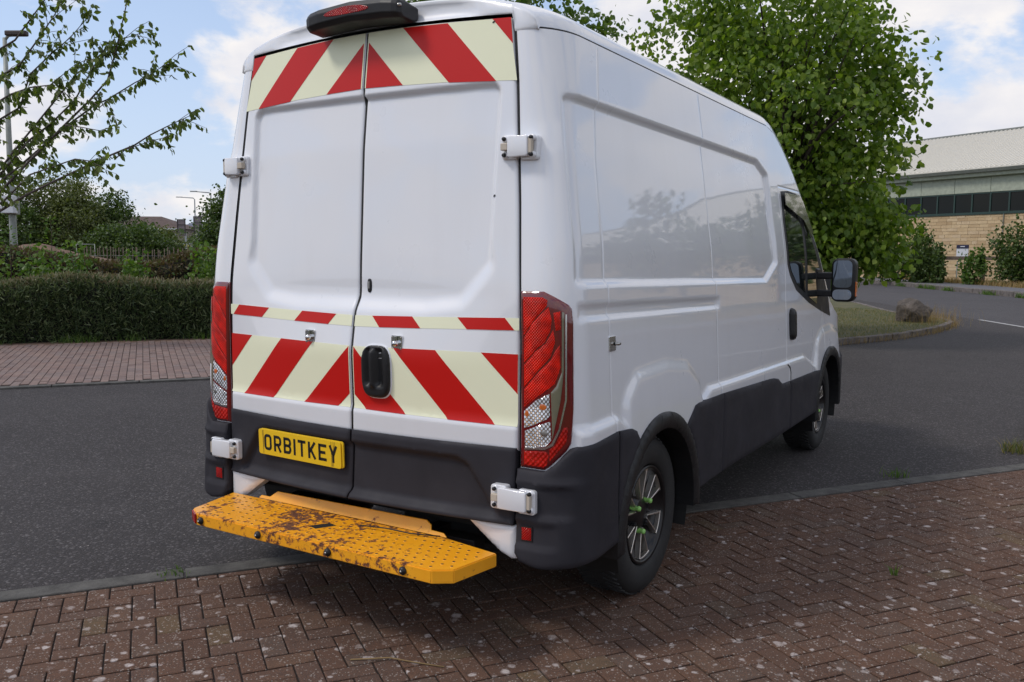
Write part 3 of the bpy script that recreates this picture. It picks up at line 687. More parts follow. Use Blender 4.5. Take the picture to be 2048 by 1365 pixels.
# --- rear step
ZT = .385
b = MB()
top = [(-.772, -.035), (-.712, -.300), (-.630, -.352), (.625, -.352), (.712, -.295), (.742, -.075), (.742, -.035), (.47, -.035), (-.58, -.035)]
top = [(-.772, -.030), (-.715, -.305), (-.640, -.352), (.640, -.352), (.708, -.305), (.745, -.075), (.475, -.030), (-.585, -.030)]
HOLE = [(-.095, -.215), (-.045, -.228), (.0, -.155), (-.045, -.142)]
bm = bmesh.new(); vs = [bm.verts.new((a, c, ZT)) for a, c in top]; f = bm.faces.new(vs); bmesh.ops.triangulate(bm, faces=[f])
for ax, lst in ((0, np.arange(-.75, .75, .05)), (1, np.arange(-.34, 0, .05))):
    for q in lst: bmesh.ops.bisect_plane(bm, geom=bm.verts[:] + bm.edges[:] + bm.faces[:], plane_co=(q, 0, 0) if ax == 0 else (0, q, 0), plane_no=(1, 0, 0) if ax == 0 else (0, 1, 0), dist=1e-5)
bmesh.ops.recalc_face_normals(bm, faces=bm.faces)
r_ = bmesh.ops.extrude_face_region(bm, geom=bm.faces[:]); bmesh.ops.translate(bm, verts=[g for g in r_['geom'] if isinstance(g, bmesh.types.BMVert)], vec=(0, 0, -.052))
bmesh.ops.recalc_face_normals(bm, faces=bm.faces)
es = [e for e in bm.edges if len(e.link_faces) == 2 and e.calc_face_angle(0) > .3]
bmesh.ops.bevel(bm, geom=es, offset=.005, segments=2, affect='EDGES', clamp_overlap=True)
vo = np.array(origin_of(van))
for v in bm.verts: v.co -= Vector((0, -.19, ZT))
me = bpy.data.meshes.new('rear_step'); bm.to_mesh(me); bm.free()
step = link('rear_step', me, van, M['rust']); step.location = Vector((0, -.19, ZT)) - van.location
b = MB(); kp = [(-.60, ZT), (-.590, ZT + .012), (-.535, ZT + .012), (-.500, .424), (.355, .432), (.385, .418), (.392, .400), (.455, .398), (.475, ZT)]
b.prism(kp, lambda a, c, t: (a, -.030 + t + (c - ZT) * .55, c), 0, .006); b.build('kick_plate', M['rustless'], step, bevel=.0015)
b = MB(); b.prism([(-.098, -.215), (-.048, -.226), (-.006, -.150), (-.050, -.140)], lambda a, c, t: (a, c, t), ZT - .002, ZT + .0012); b.build('dark_slot_patch', M['void'], step)  # black slab laid on the tread paints the dark inside of a slot
for x_ in (-.605, -.250, .140, .512):
    b = MB(); Mx = Matrix.Translation((x_, -.352, .358)) @ Matrix.Rotation(R_(-90), 4, 'Z'); b.lathe([(0, .016), (.006, .0155), (.012, .011), (.016, .006), (.016, -.002)], 16, Mx); bf = b.build('rubber_buffer', M['black'], step)
    b = MB(); b.lathe([(0, .018), (.004, .0175), (.005, .014)], 10, Mx); b.build('screw', M['steel'], bf)
b = MB(); b.box((-.668, -.338, .362), (.075, .008, .042), M=Matrix.Rotation(math.atan2(-.047, .083), 3, 'Z')); b.build('end_reflector', M['reflector'], step, bevel=.002)
# punched anti-slip holes: rows across the tread, one mesh
dm = MB(); hm = MB()
for i in range(34):
    for j in range(7):
        x_ = -.70 + i * .0425 + (.021 if j % 2 else 0); y_ = -.325 + j * .043
        if sdf(np.array([x_]), np.array([y_]), top)[0] > -.018 or sdf(np.array([x_]), np.array([y_]), HOLE)[0] < .015: continue
        if random.random() < .06: continue
        k = 8; r0 = .0085; r1 = .0060; V = []
        for r, z_ in ((r0, ZT), (r0 * .8, ZT + .0014), (r1, ZT + .0016)):
            V += [(x_ + r * math.cos(6.283 * q / k), y_ + r * math.sin(6.283 * q / k), z_) for q in range(k)]
        dm.add(V, [(a * k + q, a * k + (q + 1) % k, (a + 1) * k + (q + 1) % k, (a + 1) * k + q) for a in range(2) for q in range(k)], True)
        hm.add([(x_ + r1 * math.cos(6.283 * q / k), y_ + r1 * math.sin(6.283 * q / k), ZT + .0018) for q in range(k)], [list(range(k))])
tag(dm.build('punched_tread', M['rust'], step, fixn=False), kind='stuff'); tag(hm.build('tread_holes', M['hole'], step, fixn=False), kind='stuff')
b = MB(); b.tube([(.10, -.120, ZT + .012), (.22, -.098, ZT + .014), (.34, -.085, ZT + .009), (.46, -.052, ZT + .010)], .0028, 6); b.build('cable_tie', M['black'], step)
# brackets, tow bar, spare wheel under the floor
b = MB(); b.box((-.30, .22, .335), (.07, .55, .06)); b.box((.30, .22, .335), (.07, .55, .06)); b.box((0, .10, .32), (1.1, .08, .08)); b.box((0, -.05, .335), (.09, .3, .05))
b.build('step_bracket', M['flatblack'], step, bevel=.004)
b = MB(); b.lathe([(.20, -.05), (.22, -.07), (.30, -.085), (.335, -.05), (.335, .05), (.30, .085), (.22, .07), (.20, .05)], 36, Matrix.Translation((.25, .52, .31)) @ Matrix.Rotation(R_(90), 4, 'Y')); b.build('spare_wheel', M['rubber'], van)
b = MB(); b.tube([(-.62, .80, .34), (.62, .80, .34)], .055, 12); b.lathe([(0, -.14), (.10, -.11), (.15, 0), (.10, .11), (0, .14)], 16, Matrix.Translation((0, .80, .34))); b.build('axle', M['flatblack'], van)
b = MB(); b.tube([(-.40, 1.8, .40), (-.42, .9, .38), (-.62, .3, .33), (-.64, .10, .30)], .03, 10); b.build('exhaust', M['steel'], van)
for sg in (1, -1):
    b = MB(); b.box((sg * .55, .85, .33), (.08, 1.35, .03)); b.build('leaf_spring', M['flatblack'], van)

# --- wheels
def make_wheel():
    b = MB()
    b.lathe([(.225, -.10), (.235, -.115), (.30, -.118), (.338, -.108), (.352, -.085), (.356, 0), (.352, .085), (.338, .108), (.300, .118), (.242, .112), (.228, .098), (.222, .08)], 56)
    tyre = b.build('wheel', M['rubber'], van, local=True)
    b = MB()
    for k in range(60):
        a = 2 * math.pi * k / 60
        for xo, sl_ in ((-.055, .5), (.055, -.5)):
            Mx = Matrix.Rotation(a, 3, 'X') @ Matrix.Rotation(sl_, 3, 'Z')
            b.box(Matrix.Rotation(a, 3, 'X') @ Vector((xo, 0, .3545)), (.075, .016, .008), M=Mx)
    tag(b.build('tread_block', M['rubber'], tyre, local=True, fixn=False), kind='stuff')
    b = MB(); b.lathe([(.224, .100), (.218, .108), (.208, .098), (.200, .062), (.09, .050), (.075, .070), (.055, .078), (0, .078)], 48)
    b.build('rim', M['gloss'], tyre, local=True)
    for k in range(6):
        a = R_(95 + 60 * k); b = MB()
        def pol(r, t, x_): return (x_, r * math.cos(a + t), r * math.sin(a + t))
        for sd in (-1, 1):
            ra, ta, rb_, tb = .070, .10 * sd, .204, .235 * sd
            wa, wb = .040, .042
            V = []
            for r, t, wd in ((ra, ta, .042), (rb_, tb, .030)):
                for x_ in (.082 if r < .1 else .090, .060): V += [pol(r, t - wd * .8, x_), pol(r, t + wd * .8, x_)]
            b.add(V, [(0, 1, 5, 4), (2, 6, 7, 3), (0, 4, 6, 2), (1, 3, 7, 5), (4, 5, 7, 6), (0, 2, 3, 1)])
        for i in range(6):
            t0, t1 = -.27 + .09 * i, -.27 + .09 * (i + 1); V = []
            for t in (t0, t1):
                for r in (.200, .209): V += [pol(r, t, .091), pol(r, t, .070)]
            b.add(V, [(0, 2, 6, 4), (1, 5, 7, 3), (0, 4, 5, 1), (2, 3, 7, 6)])
        b.build('spoke', M['alloy'], tyre, local=True, bevel=.0012, seg=1)
    for a in (148, 38, 262, 205, 318):
        p = (0, .078 * math.cos(R_(a)), .078 * math.sin(R_(a)))
        if a in (148, 38, 262):
            b = MB(); b.lathe([(0, .102), (.009, .102), (.0125, .095), (.0125, .091), (.0105, .087), (.012, .07), (.012, .055)], 14, Matrix.Translation(p)); b.build('nut_cap', M['green'], tyre, local=True)
        else:
            b = MB(); b.lathe([(0, .085), (.009, .085), (.011, .080), (.011, .055)], 6, Matrix.Translation(p), smooth=False); b.build('wheel_nut', M['black'], tyre, local=True)
    return tyre
wh = make_wheel()
def copy_tree(o, parent):
    c = o.copy(); COL.objects.link(c); c.parent = parent
    for ch in [x for x in COL.objects if x.parent == o]: copy_tree(ch, c)
    return c
spots = [(.885, WHEELS[0][0], 0), (.885, WHEELS[1][0], .9), (-.885, WHEELS[0][0], .3), (-.885, WHEELS[1][0], 1.4)]
for i, (x_, y_, a) in enumerate(spots):
    o = wh if i == 0 else copy_tree(wh, van)
    o.location = Vector((x_, y_, .354)) - van.location
    o.rotation_euler = (a, 0, 0 if x_ > 0 else math.pi)

# ------------------------------------------------------------------ the place: materials
DU = np.array([.58, .8146]); DV = np.array([-.8146, .58])           # along the bay road, and away from the camera across it
def uv(u, v, z=0.): p = DU * u + DV * v; return (p[0], p[1], z)
D2 = np.array([.43, -.903]); N2 = np.array([.903, .43])             # along and across the road beyond
def ab(a, w_, z=0.): p = D2 * a + N2 * w_; return (p[0], p[1], z)
def m_asphalt(name, c0, c1):
    m = mat(name, c0, .85, spec=.3); t = NT(m); p = t.pos()
    st = t.voro(p, 95); g = t.noise(p, 160, 2); big = t.noise(p, .55, 6, .6); mid = t.noise(p, 3.5, 5)
    c = t.mix(t.rng(big, .3, .7), c0, c1)
    c = t.mix(t.rng(mid, .35, .75, 0, .45), c, tuple(x * .62 for x in c0))
    c = t.mix(t.rng(t.noise(p, .23, 4, .65), .52, .60, 0, .35), c, tuple(x * .70 for x in c0)); c = t.mix(t.math('MULTIPLY', t.rng(t.voro(p, .9), .10, .04), .5), c, tuple(x * .35 for x in c0))
    c = t.mix(t.rng(st, .10, .55, .0, .55), c, (.012, .011, .012))
    cell = t.voro(p, 95, out='Color'); cs = t.setin(t.n('ShaderNodeSeparateColor'), {0: cell}).outputs[0]
    c = t.mix(t.rng(cs, .80, .98, 0, .60), c, (.16, .15, .15))
    wh = t.voro(p, 31); wc = t.setin(t.n('ShaderNodeSeparateColor'), {0: t.voro(p, 31, out='Color')}).outputs[1]
    c = t.mix(t.math('MULTIPLY', t.rng(wh, .16, .10), t.rng(wc, .90, .95)), c, (.34, .31, .29))
    t.col(c); t.rough(t.rng(g, .3, .7, .68, .95)); t.bump(t.math('ADD', t.math('MULTIPLY', st, -1.), t.math('MULTIPLY', g, .4)), .55, .006)
    return m
M['asphalt'] = m_asphalt('worn_asphalt', (.052, .045, .044), (.070, .062, .061))
M['asphalt2'] = m_asphalt('paler_asphalt', (.085, .080, .086), (.110, .104, .110))
def m_brick(name, obj_random):
    m = mat(name, (.12, .07, .06), .9, spec=.22); t = NT(m); p = t.pos()
    r = t.n('ShaderNodeObjectInfo').outputs['Random'] if obj_random else t.n('ShaderNodeNewGeometry').outputs['Random Per Island']
    base = t.ramp(r, [(0., (.062, .040, .033)), (.22, (.086, .051, .038)), (.45, (.102, .060, .043)), (.66, (.074, .052, .045)), (.84, (.112, .070, .049)), (.95, (.080, .066, .058)), (.985, (.108, .084, .046))])
    n = t.noise(p, 13, 7, .65); f = t.noise(p, 230, 3, .7); vs = t.voro(p, 190)
    c = t.mix(t.rng(n, .35, .72, 0, .70), base, (.045, .035, .032))
    c = t.mix(t.rng(f, .42, .62, 0, .65), c, (.19, .098, .058))
    c = t.mix(t.rng(vs, .06, .35, .55, 0), c, (.020, .016, .015))
    fc = t.setin(t.n('ShaderNodeSeparateColor'), {0: t.voro(p, 190, out='Color')}).outputs[0]
    c = t.mix(t.rng(fc, .93, .97, 0, .75), c, (.33, .30, .27))
    # pale lichen spots, each its own size and outline
    wob = t.setin(t.n('ShaderNodeVectorMath', operation='ADD'), {0: p, 1: t.setin(t.n('ShaderNodeVectorMath', operation='SCALE'), {0: t.noise(p, 38, 3, out=1), 'Scale': .030}).outputs[0]}).outputs[0]
    flat = t.setin(t.n('ShaderNodeVectorMath', operation='MULTIPLY'), {0: wob, 1: (1, 1, 0)}).outputs[0]
    for sc, th, dens in ((6.5, .16, .42), (12.5, .22, .45), (19., .20, .52)):
        d = t.voro(flat, sc); cc = t.setin(t.n('ShaderNodeSeparateColor'), {0: t.voro(flat, sc, out='Color')})
        k = t.math('MULTIPLY', t.rng(d, th, th * .62), t.rng(cc.outputs[0], dens, dens + .12))
        k = t.math('MULTIPLY', k, t.rng(t.noise(p, 75, 4, .7), .30, .52, .25, 1.))
        k = t.math('MULTIPLY', k, t.rng(cc.outputs[1], 0, 1, .40, .95))
        c = t.mix(k, c, (.50, .45, .43))
    z = t.setin(t.n('ShaderNodeSeparateXYZ'), {0: p}).outputs[2]
    t.col(c); t.bump(t.math('ADD', t.math('MULTIPLY', f, .7), t.math('MULTIPLY', vs, .5)), .5, .004)
    return m
M['brickO'] = m_brick('brown_block_paver', True); M['brickI'] = m_brick('brown_block_pavers', False)
def m_brick_far(obj_random=False):
    m = mat('pinkish_block_paver', (.2, .12, .1), .9); t = NT(m); p = t.pos()
    r = t.n('ShaderNodeObjectInfo').outputs['Random'] if obj_random else t.n('ShaderNodeNewGeometry').outputs['Random Per Island']
    base = t.ramp(r, [(0., (.150, .100, .090)), (.4, (.195, .125, .105)), (.75, (.215, .150, .128)), (1., (.175, .128, .120))])
    n = t.noise(p, 2.2, 6, .6); f = t.noise(p, 60, 4, .7)
    c = t.mix(t.rng(n, .35, .7, 0, .5), base, (.13, .105, .098)); c = t.mix(t.rng(f, .56, .70, 0, .6), c, (.36, .31, .29)); t.col(c)
    t.bump(f, .3, .004); return m
M['brickF'] = m_brick_far(); M['brickFO'] = m_brick_far(True)
def m_dirt(name, c0, c1, sc=4., bs=.5):
    m = mat(name, c0, .95); t = NT(m); p = t.pos(); n = t.noise(p, sc, 8, .65); f = t.noise(p, sc * 14, 4, .7)
    t.col(t.mix(t.rng(t.math('ADD', t.math('MULTIPLY', n, .65), t.math('MULTIPLY', f, .35)), .38, .62), c0, c1)); t.bump(f, bs, .02); return m
M['joint'] = m_dirt('joint_sand', (.018, .014, .012), (.035, .027, .022), 9)
M['soil'] = m_dirt('bare_brown_soil', (.10, .060, .040), (.20, .125, .085), 2.5)
M['turf'] = m_dirt('rough_turf', (.030, .045, .014), (.10, .090, .035), 1.2)
M['lawn'] = m_dirt('mown_turf_soil', (.045, .055, .018), (.11, .095, .040), 1.6)
M['kerb'] = m_dirt('weathered_concrete_kerb', (.055, .053, .049), (.125, .120, .110), 9, .5)
M['kerbD'] = m_dirt('mossy_stone_kerb', (.075, .065, .058), (.20, .175, .16), 6, .6)
M['paveF'] = m_dirt('grey_footway', (.10, .10, .11), (.13, .128, .138), 2, .3)
M['rock'] = m_dirt('brown_grey_rock', (.055, .046, .038), (.150, .125, .105), 5.5, 1.)
M['whiteline'] = m_dirt('worn_white_line', (.26, .26, .26), (.50, .50, .49), 9, .3)
def m_leaf(name, stops, trans=.35, rough=.45, tr_gain=1.25):
    m = bpy.data.materials.new(name); m.use_nodes = True; t = NT(m); tr = t.t
    r = t.n('ShaderNodeNewGeometry').outputs['Random Per Island']; c = t.ramp(r, stops)
    t.col(c); t.b.inputs['Roughness'].default_value = rough; t.b.inputs['Specular IOR Level'].default_value = .35
    tl = t.n('ShaderNodeBsdfTranslucent'); c2 = t.mix(1., c, (tr_gain * 1.25, tr_gain * 1.35, tr_gain * .5), 'MULTIPLY'); t.L(c2, tl.inputs[0])
    mx = t.n('ShaderNodeMixShader'); mx.inputs[0].default_value = trans; t.L(t.b.outputs[0], mx.inputs[1]); t.L(tl.outputs[0], mx.inputs[2])
    t.L(mx.outputs[0], tr.nodes['Material Output'].inputs[0]); return m
M['lime'] = m_leaf('lime_leaf', [(0, (.060, .115, .013)), (.35, (.105, .175, .020)), (.75, (.165, .240, .032)), (1, (.24, .31, .06))], .42)
M['limeY'] = m_leaf('young_lime_leaf', [(0, (.055, .105, .018)), (.5, (.085, .145, .026)), (1, (.13, .19, .045))])
M['cherry'] = m_leaf('cherry_leaf', [(0, (.050, .082, .020)), (.5, (.090, .130, .030)), (1, (.15, .19, .05))], .48)
M['oak'] = m_leaf('dark_tree_leaf', [(0, (.030, .058, .014)), (.5, (.058, .096, .022)), (1, (.10, .145, .036))], .25)
M['oakB'] = m_leaf('olive_tree_leaf', [(0, (.058, .078, .024)), (.5, (.098, .122, .036)), (1, (.15, .17, .055))], .25)
M['hedgeF'] = m_leaf('fine_hedge_leaf', [(0, (.028, .052, .018)), (.5, (.060, .092, .034)), (.85, (.125, .160, .070)), (1, (.20, .23, .12))], .15, .5)
M['hedgeT'] = m_leaf('dry_hedge_tip', [(0, (.10, .105, .055)), (.5, (.19, .185, .11)), (.8, (.20, .135, .085)), (1, (.28, .27, .18))], .15, .6)
M['hedgeB'] = m_leaf('bronze_hedge_leaf', [(0, (.055, .045, .024)), (.45, (.125, .082, .050)), (.8, (.115, .105, .045)), (1, (.075, .11, .032))], .2, .6)
M['shrub'] = m_leaf('bright_shrub_leaf', [(0, (.040, .088, .016)), (.5, (.075, .140, .026)), (1, (.14, .21, .05))], .35)
M['grass'] = m_leaf('grass_blade', [(0, (.060, .090, .018)), (.45, (.105, .125, .034)), (.75, (.19, .155, .060)), (1, (.30, .23, .11))], .25, .6)
M['dry'] = m_leaf('dry_grass_blade', [(0, (.20, .12, .045)), (.5, (.30, .20, .09)), (1, (.36, .28, .15))], .25, .7)
M['bark'] = m_dirt('dark_bark', (.035, .026, .020), (.085, .065, .052), 14, .8)
M['barkP'] = m_dirt('greyish_twig_bark', (.060, .048, .046), (.12, .098, .092), 18, .4)
M['twig'] = m_dirt('hedge_shadow', (.006, .008, .005), (.014, .016, .009), 12)  # near-black core colour paints the shade inside the hedge
def m_stone():
    m = mat('honey_stone_block', (.4, .3, .18), .9); t = NT(m); p = t.pos(); r = t.n('ShaderNodeNewGeometry').outputs['Random Per Island']
    c = t.ramp(r, [(0, (.44, .31, .175)), (.35, (.53, .39, .225)), (.7, (.60, .455, .275)), (1, (.56, .43, .28))]); n = t.noise(p, 2.5, 7, .65)
    t.col(t.mix(t.rng(n, .4, .75, 0, .5), c, (.38, .26, .15))); t.bump(t.noise(p, 12, 6), .6, .03); return m
M['stone'] = m_stone()
M['mortar'] = mat('stone_mortar', (.30, .22, .14), .95)
M['clad'] = m_plastic('sage_cladding', (.30, .33, .26), .5, 40)
M['roofing'] = mat('pale_metal_roofing', (.66, .63, .55), .5)
M['gutterM'] = m_plastic('grey_gutter', (.10, .11, .095), .45, 30)
M['wframe'] = mat('dark_green_window_frame', (.018, .045, .038), .4)
M['wglass'] = mat('dark_window_glass', (.004, .007, .007), .05, spec=.22)
M['lampglow'] = mat('ceiling_light_strip', (.8, .8, .75), .4)
M['timber'] = m_dirt('weathered_timber', (.085, .060, .045), (.16, .125, .10), 8, .5)
M['galv'] = m_plastic('galvanised_steel', (.22, .24, .22), .45, 20)
M['offwhite'] = mat('white_box', (.62, .64, .68), .4)
M['signback'] = m_plastic('grey_sign_back', (.16, .13, .14), .6, 20)
M['signframe'] = mat('dark_sign_frame', (.035, .025, .025), .6)
M['navy'] = mat('navy_board', (.016, .018, .055), .4)
M['tile'] = m_dirt('brown_roof_tile', (.075, .052, .045), (.12, .085, .075), 1.5, .3)
M['render'] = mat('buff_house_wall', (.30, .26, .22), .9)
M['slate'] = mat('blue_grey_roof', (.10, .115, .16), .5)
M['carY'] = mat('yellow_vehicle_panel', (.72, .60, .05), .35, coat=.6)
M['carB'] = mat('blue_vehicle_panel', (.06, .10, .42), .35, coat=.6)
M['lampgrey'] = mat('pale_grey_column', (.38, .40, .42), .5)

# ------------------------------------------------------------------ ground, roads, paving
def sheet(name, pts, z, m, kind='structure', lab=None):
    bm = bmesh.new(); f = bm.faces.new([bm.verts.new((p[0], p[1], z)) for p in pts])
    if f.normal.z < 0: bmesh.ops.reverse_faces(bm, faces=[f])
    bm.normal_update()
    if bm.faces[:][0].normal.z < 0: bmesh.ops.reverse_faces(bm, faces=bm.faces[:])
    bmesh.ops.triangulate(bm, faces=bm.faces[:]); me = bpy.data.meshes.new(name); bm.to_mesh(me); bm.free()
    return tag(link(name, me, None, m), lab, kind=kind)
sheet('ground', [(1400 * math.cos(t), 1400 * math.sin(t)) for t in np.linspace(0, 2 * math.pi, 48, endpoint=False)], -.14, M['turf'])
sheet('bay_road', [uv(-80, .60), uv(12.2, .60), ab(-18, 10.45), ab(-44, 10.45), uv(6, 26), uv(6, 7.36), uv(-80, 7.36)], 0, M['asphalt'])
sheet('far_road', [ab(60, 10.455), ab(60, 17.75), ab(-110, 17.75), ab(-110, 10.455)], -.004, M['asphalt2'])
sheet('give_way_line', [ab(-19.4, 10.42), ab(-19.4, 10.54), ab(-10, 10.54), ab(-10, 10.42)], .006, M['whiteline'])
verge = sheet('far_verge', [ab(60, 20.6), ab(60, 80), ab(-110, 80), ab(-110, 20.6)], .20, M['turf'])
sheet('far_footway', [ab(60, 17.98), ab(60, 20.6), ab(-110, 20.6), ab(-110, 17.98)], .205, M['paveF'])
sheet('soil_bed', [uv(-40, 12.35), uv(6.5, 12.35), uv(6.5, 22), uv(-40, 22)], .02, M['soil'])

def paver_template(L, W, H, bev=.004, bdep=.0025, j=.0):
    a, b = L / 2, W / 2; V = []
    for k, z in ((0, -H), (0, -bdep), (bev, 0)): V += [(-a + k, -b + k, z), (a - k, -b + k, z), (a - k, b - k, z), (-a + k, b - k, z)]
    F = [(8, 9, 10, 11)]
    for l in (0, 4): F += [(l + i, l + (i + 1) % 4, l + 4 + (i + 1) % 4, l + 4 + i) for i in range(4)]
    return np.array(V), np.array(F)
def lay_bricks(parent, places, L, W, H, mO, mI, nobj, name='brick', z0=0., flip=True):
    """places: (x,y,angle). The nobj nearest the camera and in front of it become objects, the rest one mesh."""
    TV, TF = paver_template(L, W, H)
    P = np.array(places); cx, cy = 2.4634, -2.7792; dx, dy = P[:, 0] - cx, P[:, 1] - cy
    fwd = dx * -.5225 + dy * .8526; lat = dx * .8526 + dy * .5225; vis = (np.abs(lat) < fwd * .66 + .05) & (fwd > 1.55)
    dist = np.hypot(dx, dy) + np.where(vis, 0, 1000); order = np.argsort(dist)
    me = bpy.data.meshes.new(name); me.from_pydata([tuple(v) for v in TV], [], [tuple(f) for f in TF]); me.materials.append(mO)
    po = np.array(origin_of(parent)) if parent else np.zeros(3)
    sel = [i for i in order[:nobj] if vis[i]]
    jit = rng.normal(0, 1, (len(P), 4))
    for i in sel:
        o = bpy.data.objects.new(name, me); COL.objects.link(o); o.parent = parent
        o.location = (P[i, 0] - po[0] + jit[i, 3] * .0008, P[i, 1] - po[1], z0 + .0016 * jit[i, 0]); o.rotation_euler = (.005 * jit[i, 1], .005 * jit[i, 2], P[i, 2] + .004 * jit[i, 3])
    rest = np.setdiff1d(np.arange(len(P)), sel); c, s = np.cos(P[rest, 2] + .004 * jit[rest, 3]), np.sin(P[rest, 2] + .004 * jit[rest, 3])
    X = P[rest, 0, None] + c[:, None] * TV[None, :, 0] - s[:, None] * TV[None, :, 1]; Y = P[rest, 1, None] + s[:, None] * TV[None, :, 0] + c[:, None] * TV[None, :, 1]
    Z = z0 + TV[None, :, 2] + .0016 * jit[rest, 0, None] + TV[None, :, 0] * .006 * jit[rest, 1, None] + TV[None, :, 1] * .010 * jit[rest, 2, None]
    V = np.stack([X, Y, Z], -1).reshape(-1, 3); F = (TF[None] + (np.arange(len(rest)) * len(TV))[:, None, None]).reshape(-1, 4)
    o = mk('bricks', V, F, mI, parent); o['kind'] = 'stuff'
    return len(sel)
# near paving: 90 degree herringbone of 200 x 100 mm blocks
near = sheet('block_paving', [uv(-7, -6), uv(9.5, -6), uv(9.5, .598), uv(-7, .598)], -.009, M['joint'])
a_ = .0925; pl = []; ang = math.atan2(DU[1], DU[0])
for i in range(-40, 90):
    for j in range(-54, 6):
        t = (i - j) % 4; v0 = .598 - .05 - 6 * a_
        if t == 0: u_, v_, r = (i + 1) * a_, v0 + (j + .5) * a_ + a_ * .0, 0
        elif t == 3: u_, v_, r = (i + .5) * a_, v0 + (j + 1) * a_, math.pi / 2
        else: continue
        half = a_ if r else a_ / 2
        if v_ + half > .598: continue
        p = uv(u_, v_); pl.append((p[0], p[1], ang + r))
# a soldier course fills the sawtooth against the kerb
fill = []
vt = max((np.dot(DV, q[:2]) for q in pl))
lay_bricks(near, pl, 2 * a_ - .0065, a_ - .0065, .03, M['brickO'], M['brickI'], 300)
TVs = []
bm_e = MB()
for i in range(-40, 90):      # cut pieces closing the herringbone at the edging
    for j in range(-54, 8):
        t = (i - j) % 4; v0 = .598 - .05 - 6 * a_
        if t == 0: u_, v_, r = (i + 1) * a_, v0 + (j + .5) * a_, 0
        elif t == 3: u_, v_, r = (i + .5) * a_, v0 + (j + 1) * a_, 1
        else: continue
        hu, hv = (a_ - .0033, a_ / 2 - .0033) if not r else (a_ / 2 - .0033, a_ - .0033)
        if v_ + (a_ if r else a_ / 2) > .598 and v_ - hv < .575:
            vb = v_ - hv; vtp = min(v_ + hv, .594); V = []
            for k, z in ((0, -.03), (0, -.0025), (.004, 0)):
                V += [uv(u_ - hu + k, vb + k, z), uv(u_ + hu - k, vb + k, z), uv(u_ + hu - k, vtp - k, z), uv(u_ - hu + k, vtp - k, z)]
            F = [(8, 9, 10, 11)]
            for l in (0, 4): F += [(l + q, l + (q + 1) % 4, l + 4 + (q + 1) % 4, l + 4 + q) for q in range(4)]
            bm_e.add(V, F)
tag(bm_e.build('cut_bricks', M['brickI'], near, fixn=False), kind='stuff')
# flush concrete edging between paving and asphalt
edg = thing('kerb', 'flush grey concrete edging between the brick paving and the asphalt under the van', 'kerb', uv(0, .66))
for k in range(-8, 10):
    b = MB(); u0 = k * .915 + .22; u1 = u0 + .905
    if k * .915 > 7.6: break
    b.prism([(u0, .602), (u1, .602), (u1, .722), (u0, .722)], lambda a, c, t: uv(a, c, t), -.06, .004 + .002 * random.random()); b.build('kerb_stone', M['kerb'], edg, bevel=.005)
# parking bay across the road: rows of blocks with their long side away from the camera
bay = sheet('parking_bay', [uv(-16, 7.48), uv(4.2, 7.48), uv(4.2, 12.5), uv(-16, 12.5)], .012, M['joint'])
pl = []
for i in range(-165, 44):
    for j in range(0, 28):
        u_ = i * a_; v_ = 7.585 + j * 2 * a_ + (a_ if i % 2 else 0)
        if v_ > 12.40: continue
        p = uv(u_, v_); pl.append((p[0], p[1], ang + math.pi / 2))
lay_bricks(bay, pl, 2 * a_ - .0065, a_ - .0075, .03, M['brickFO'], M['brickF'], 300, z0=.022)
e2 = thing('kerb', 'flush pale concrete edging along the far side of the asphalt in front of the hedge bay', 'kerb', uv(-2, 7.42))
for k in range(-14, 4):
    b = MB(); u0 = k * .915; b.prism([(u0, 7.362), (u0 + .905, 7.362), (u0 + .905, 7.478), (u0, 7.478)], lambda a, c, t: uv(a, c, t), -.05, .022); b.build('kerb_stone', M['kerb'], e2, bevel=.005)
# curved kerb end at the right
ck = thing('kerb', 'curved raised stone kerb beginning at the far right end of the brick paving', 'kerb', (2.55, 5.3, 0))
for k in range(6):
    t0, t1 = R_(200 - 14 * k), R_(200 - 14 * (k + 1) + 1); c0 = (4.35, 6.0); b = MB()
    b.prism([(c0[0] + r * math.cos(t), c0[1] + r * math.sin(t)) for r, t in ((1.95, t0), (1.95, t1), (1.82, t1), (1.82, t0))], lambda a, c, t: (a, c, t), -.02, .09); b.build('kerb_stone', M['kerbD'], ck, bevel=.012)
sheet('corner_bed', [(4.35 + 1.82 * math.cos(R_(t)), 6.0 + 1.82 * math.sin(R_(t))) for t in range(118, 300, 8)] + [(7, 5), (7, 8)], .06, M['lawn'])
CORNER = [(4.35 + 1.80 * math.cos(R_(t)), 6.0 + 1.80 * math.sin(R_(t))) for t in range(118, 300, 8)] + [(7, 5), (7, 8)]
# drain slot at the right edge
b = MB(); p0 = (2.62, 4.36); b.box((p0[0], p0[1], .003), (.45, .16, .012), rz=ang); dg = b.build('drain_cover', M['signframe'], None, bevel=.002); tag(dg, 'dark metal drain cover set in the brick paving beside the right kerb', 'drain cover')
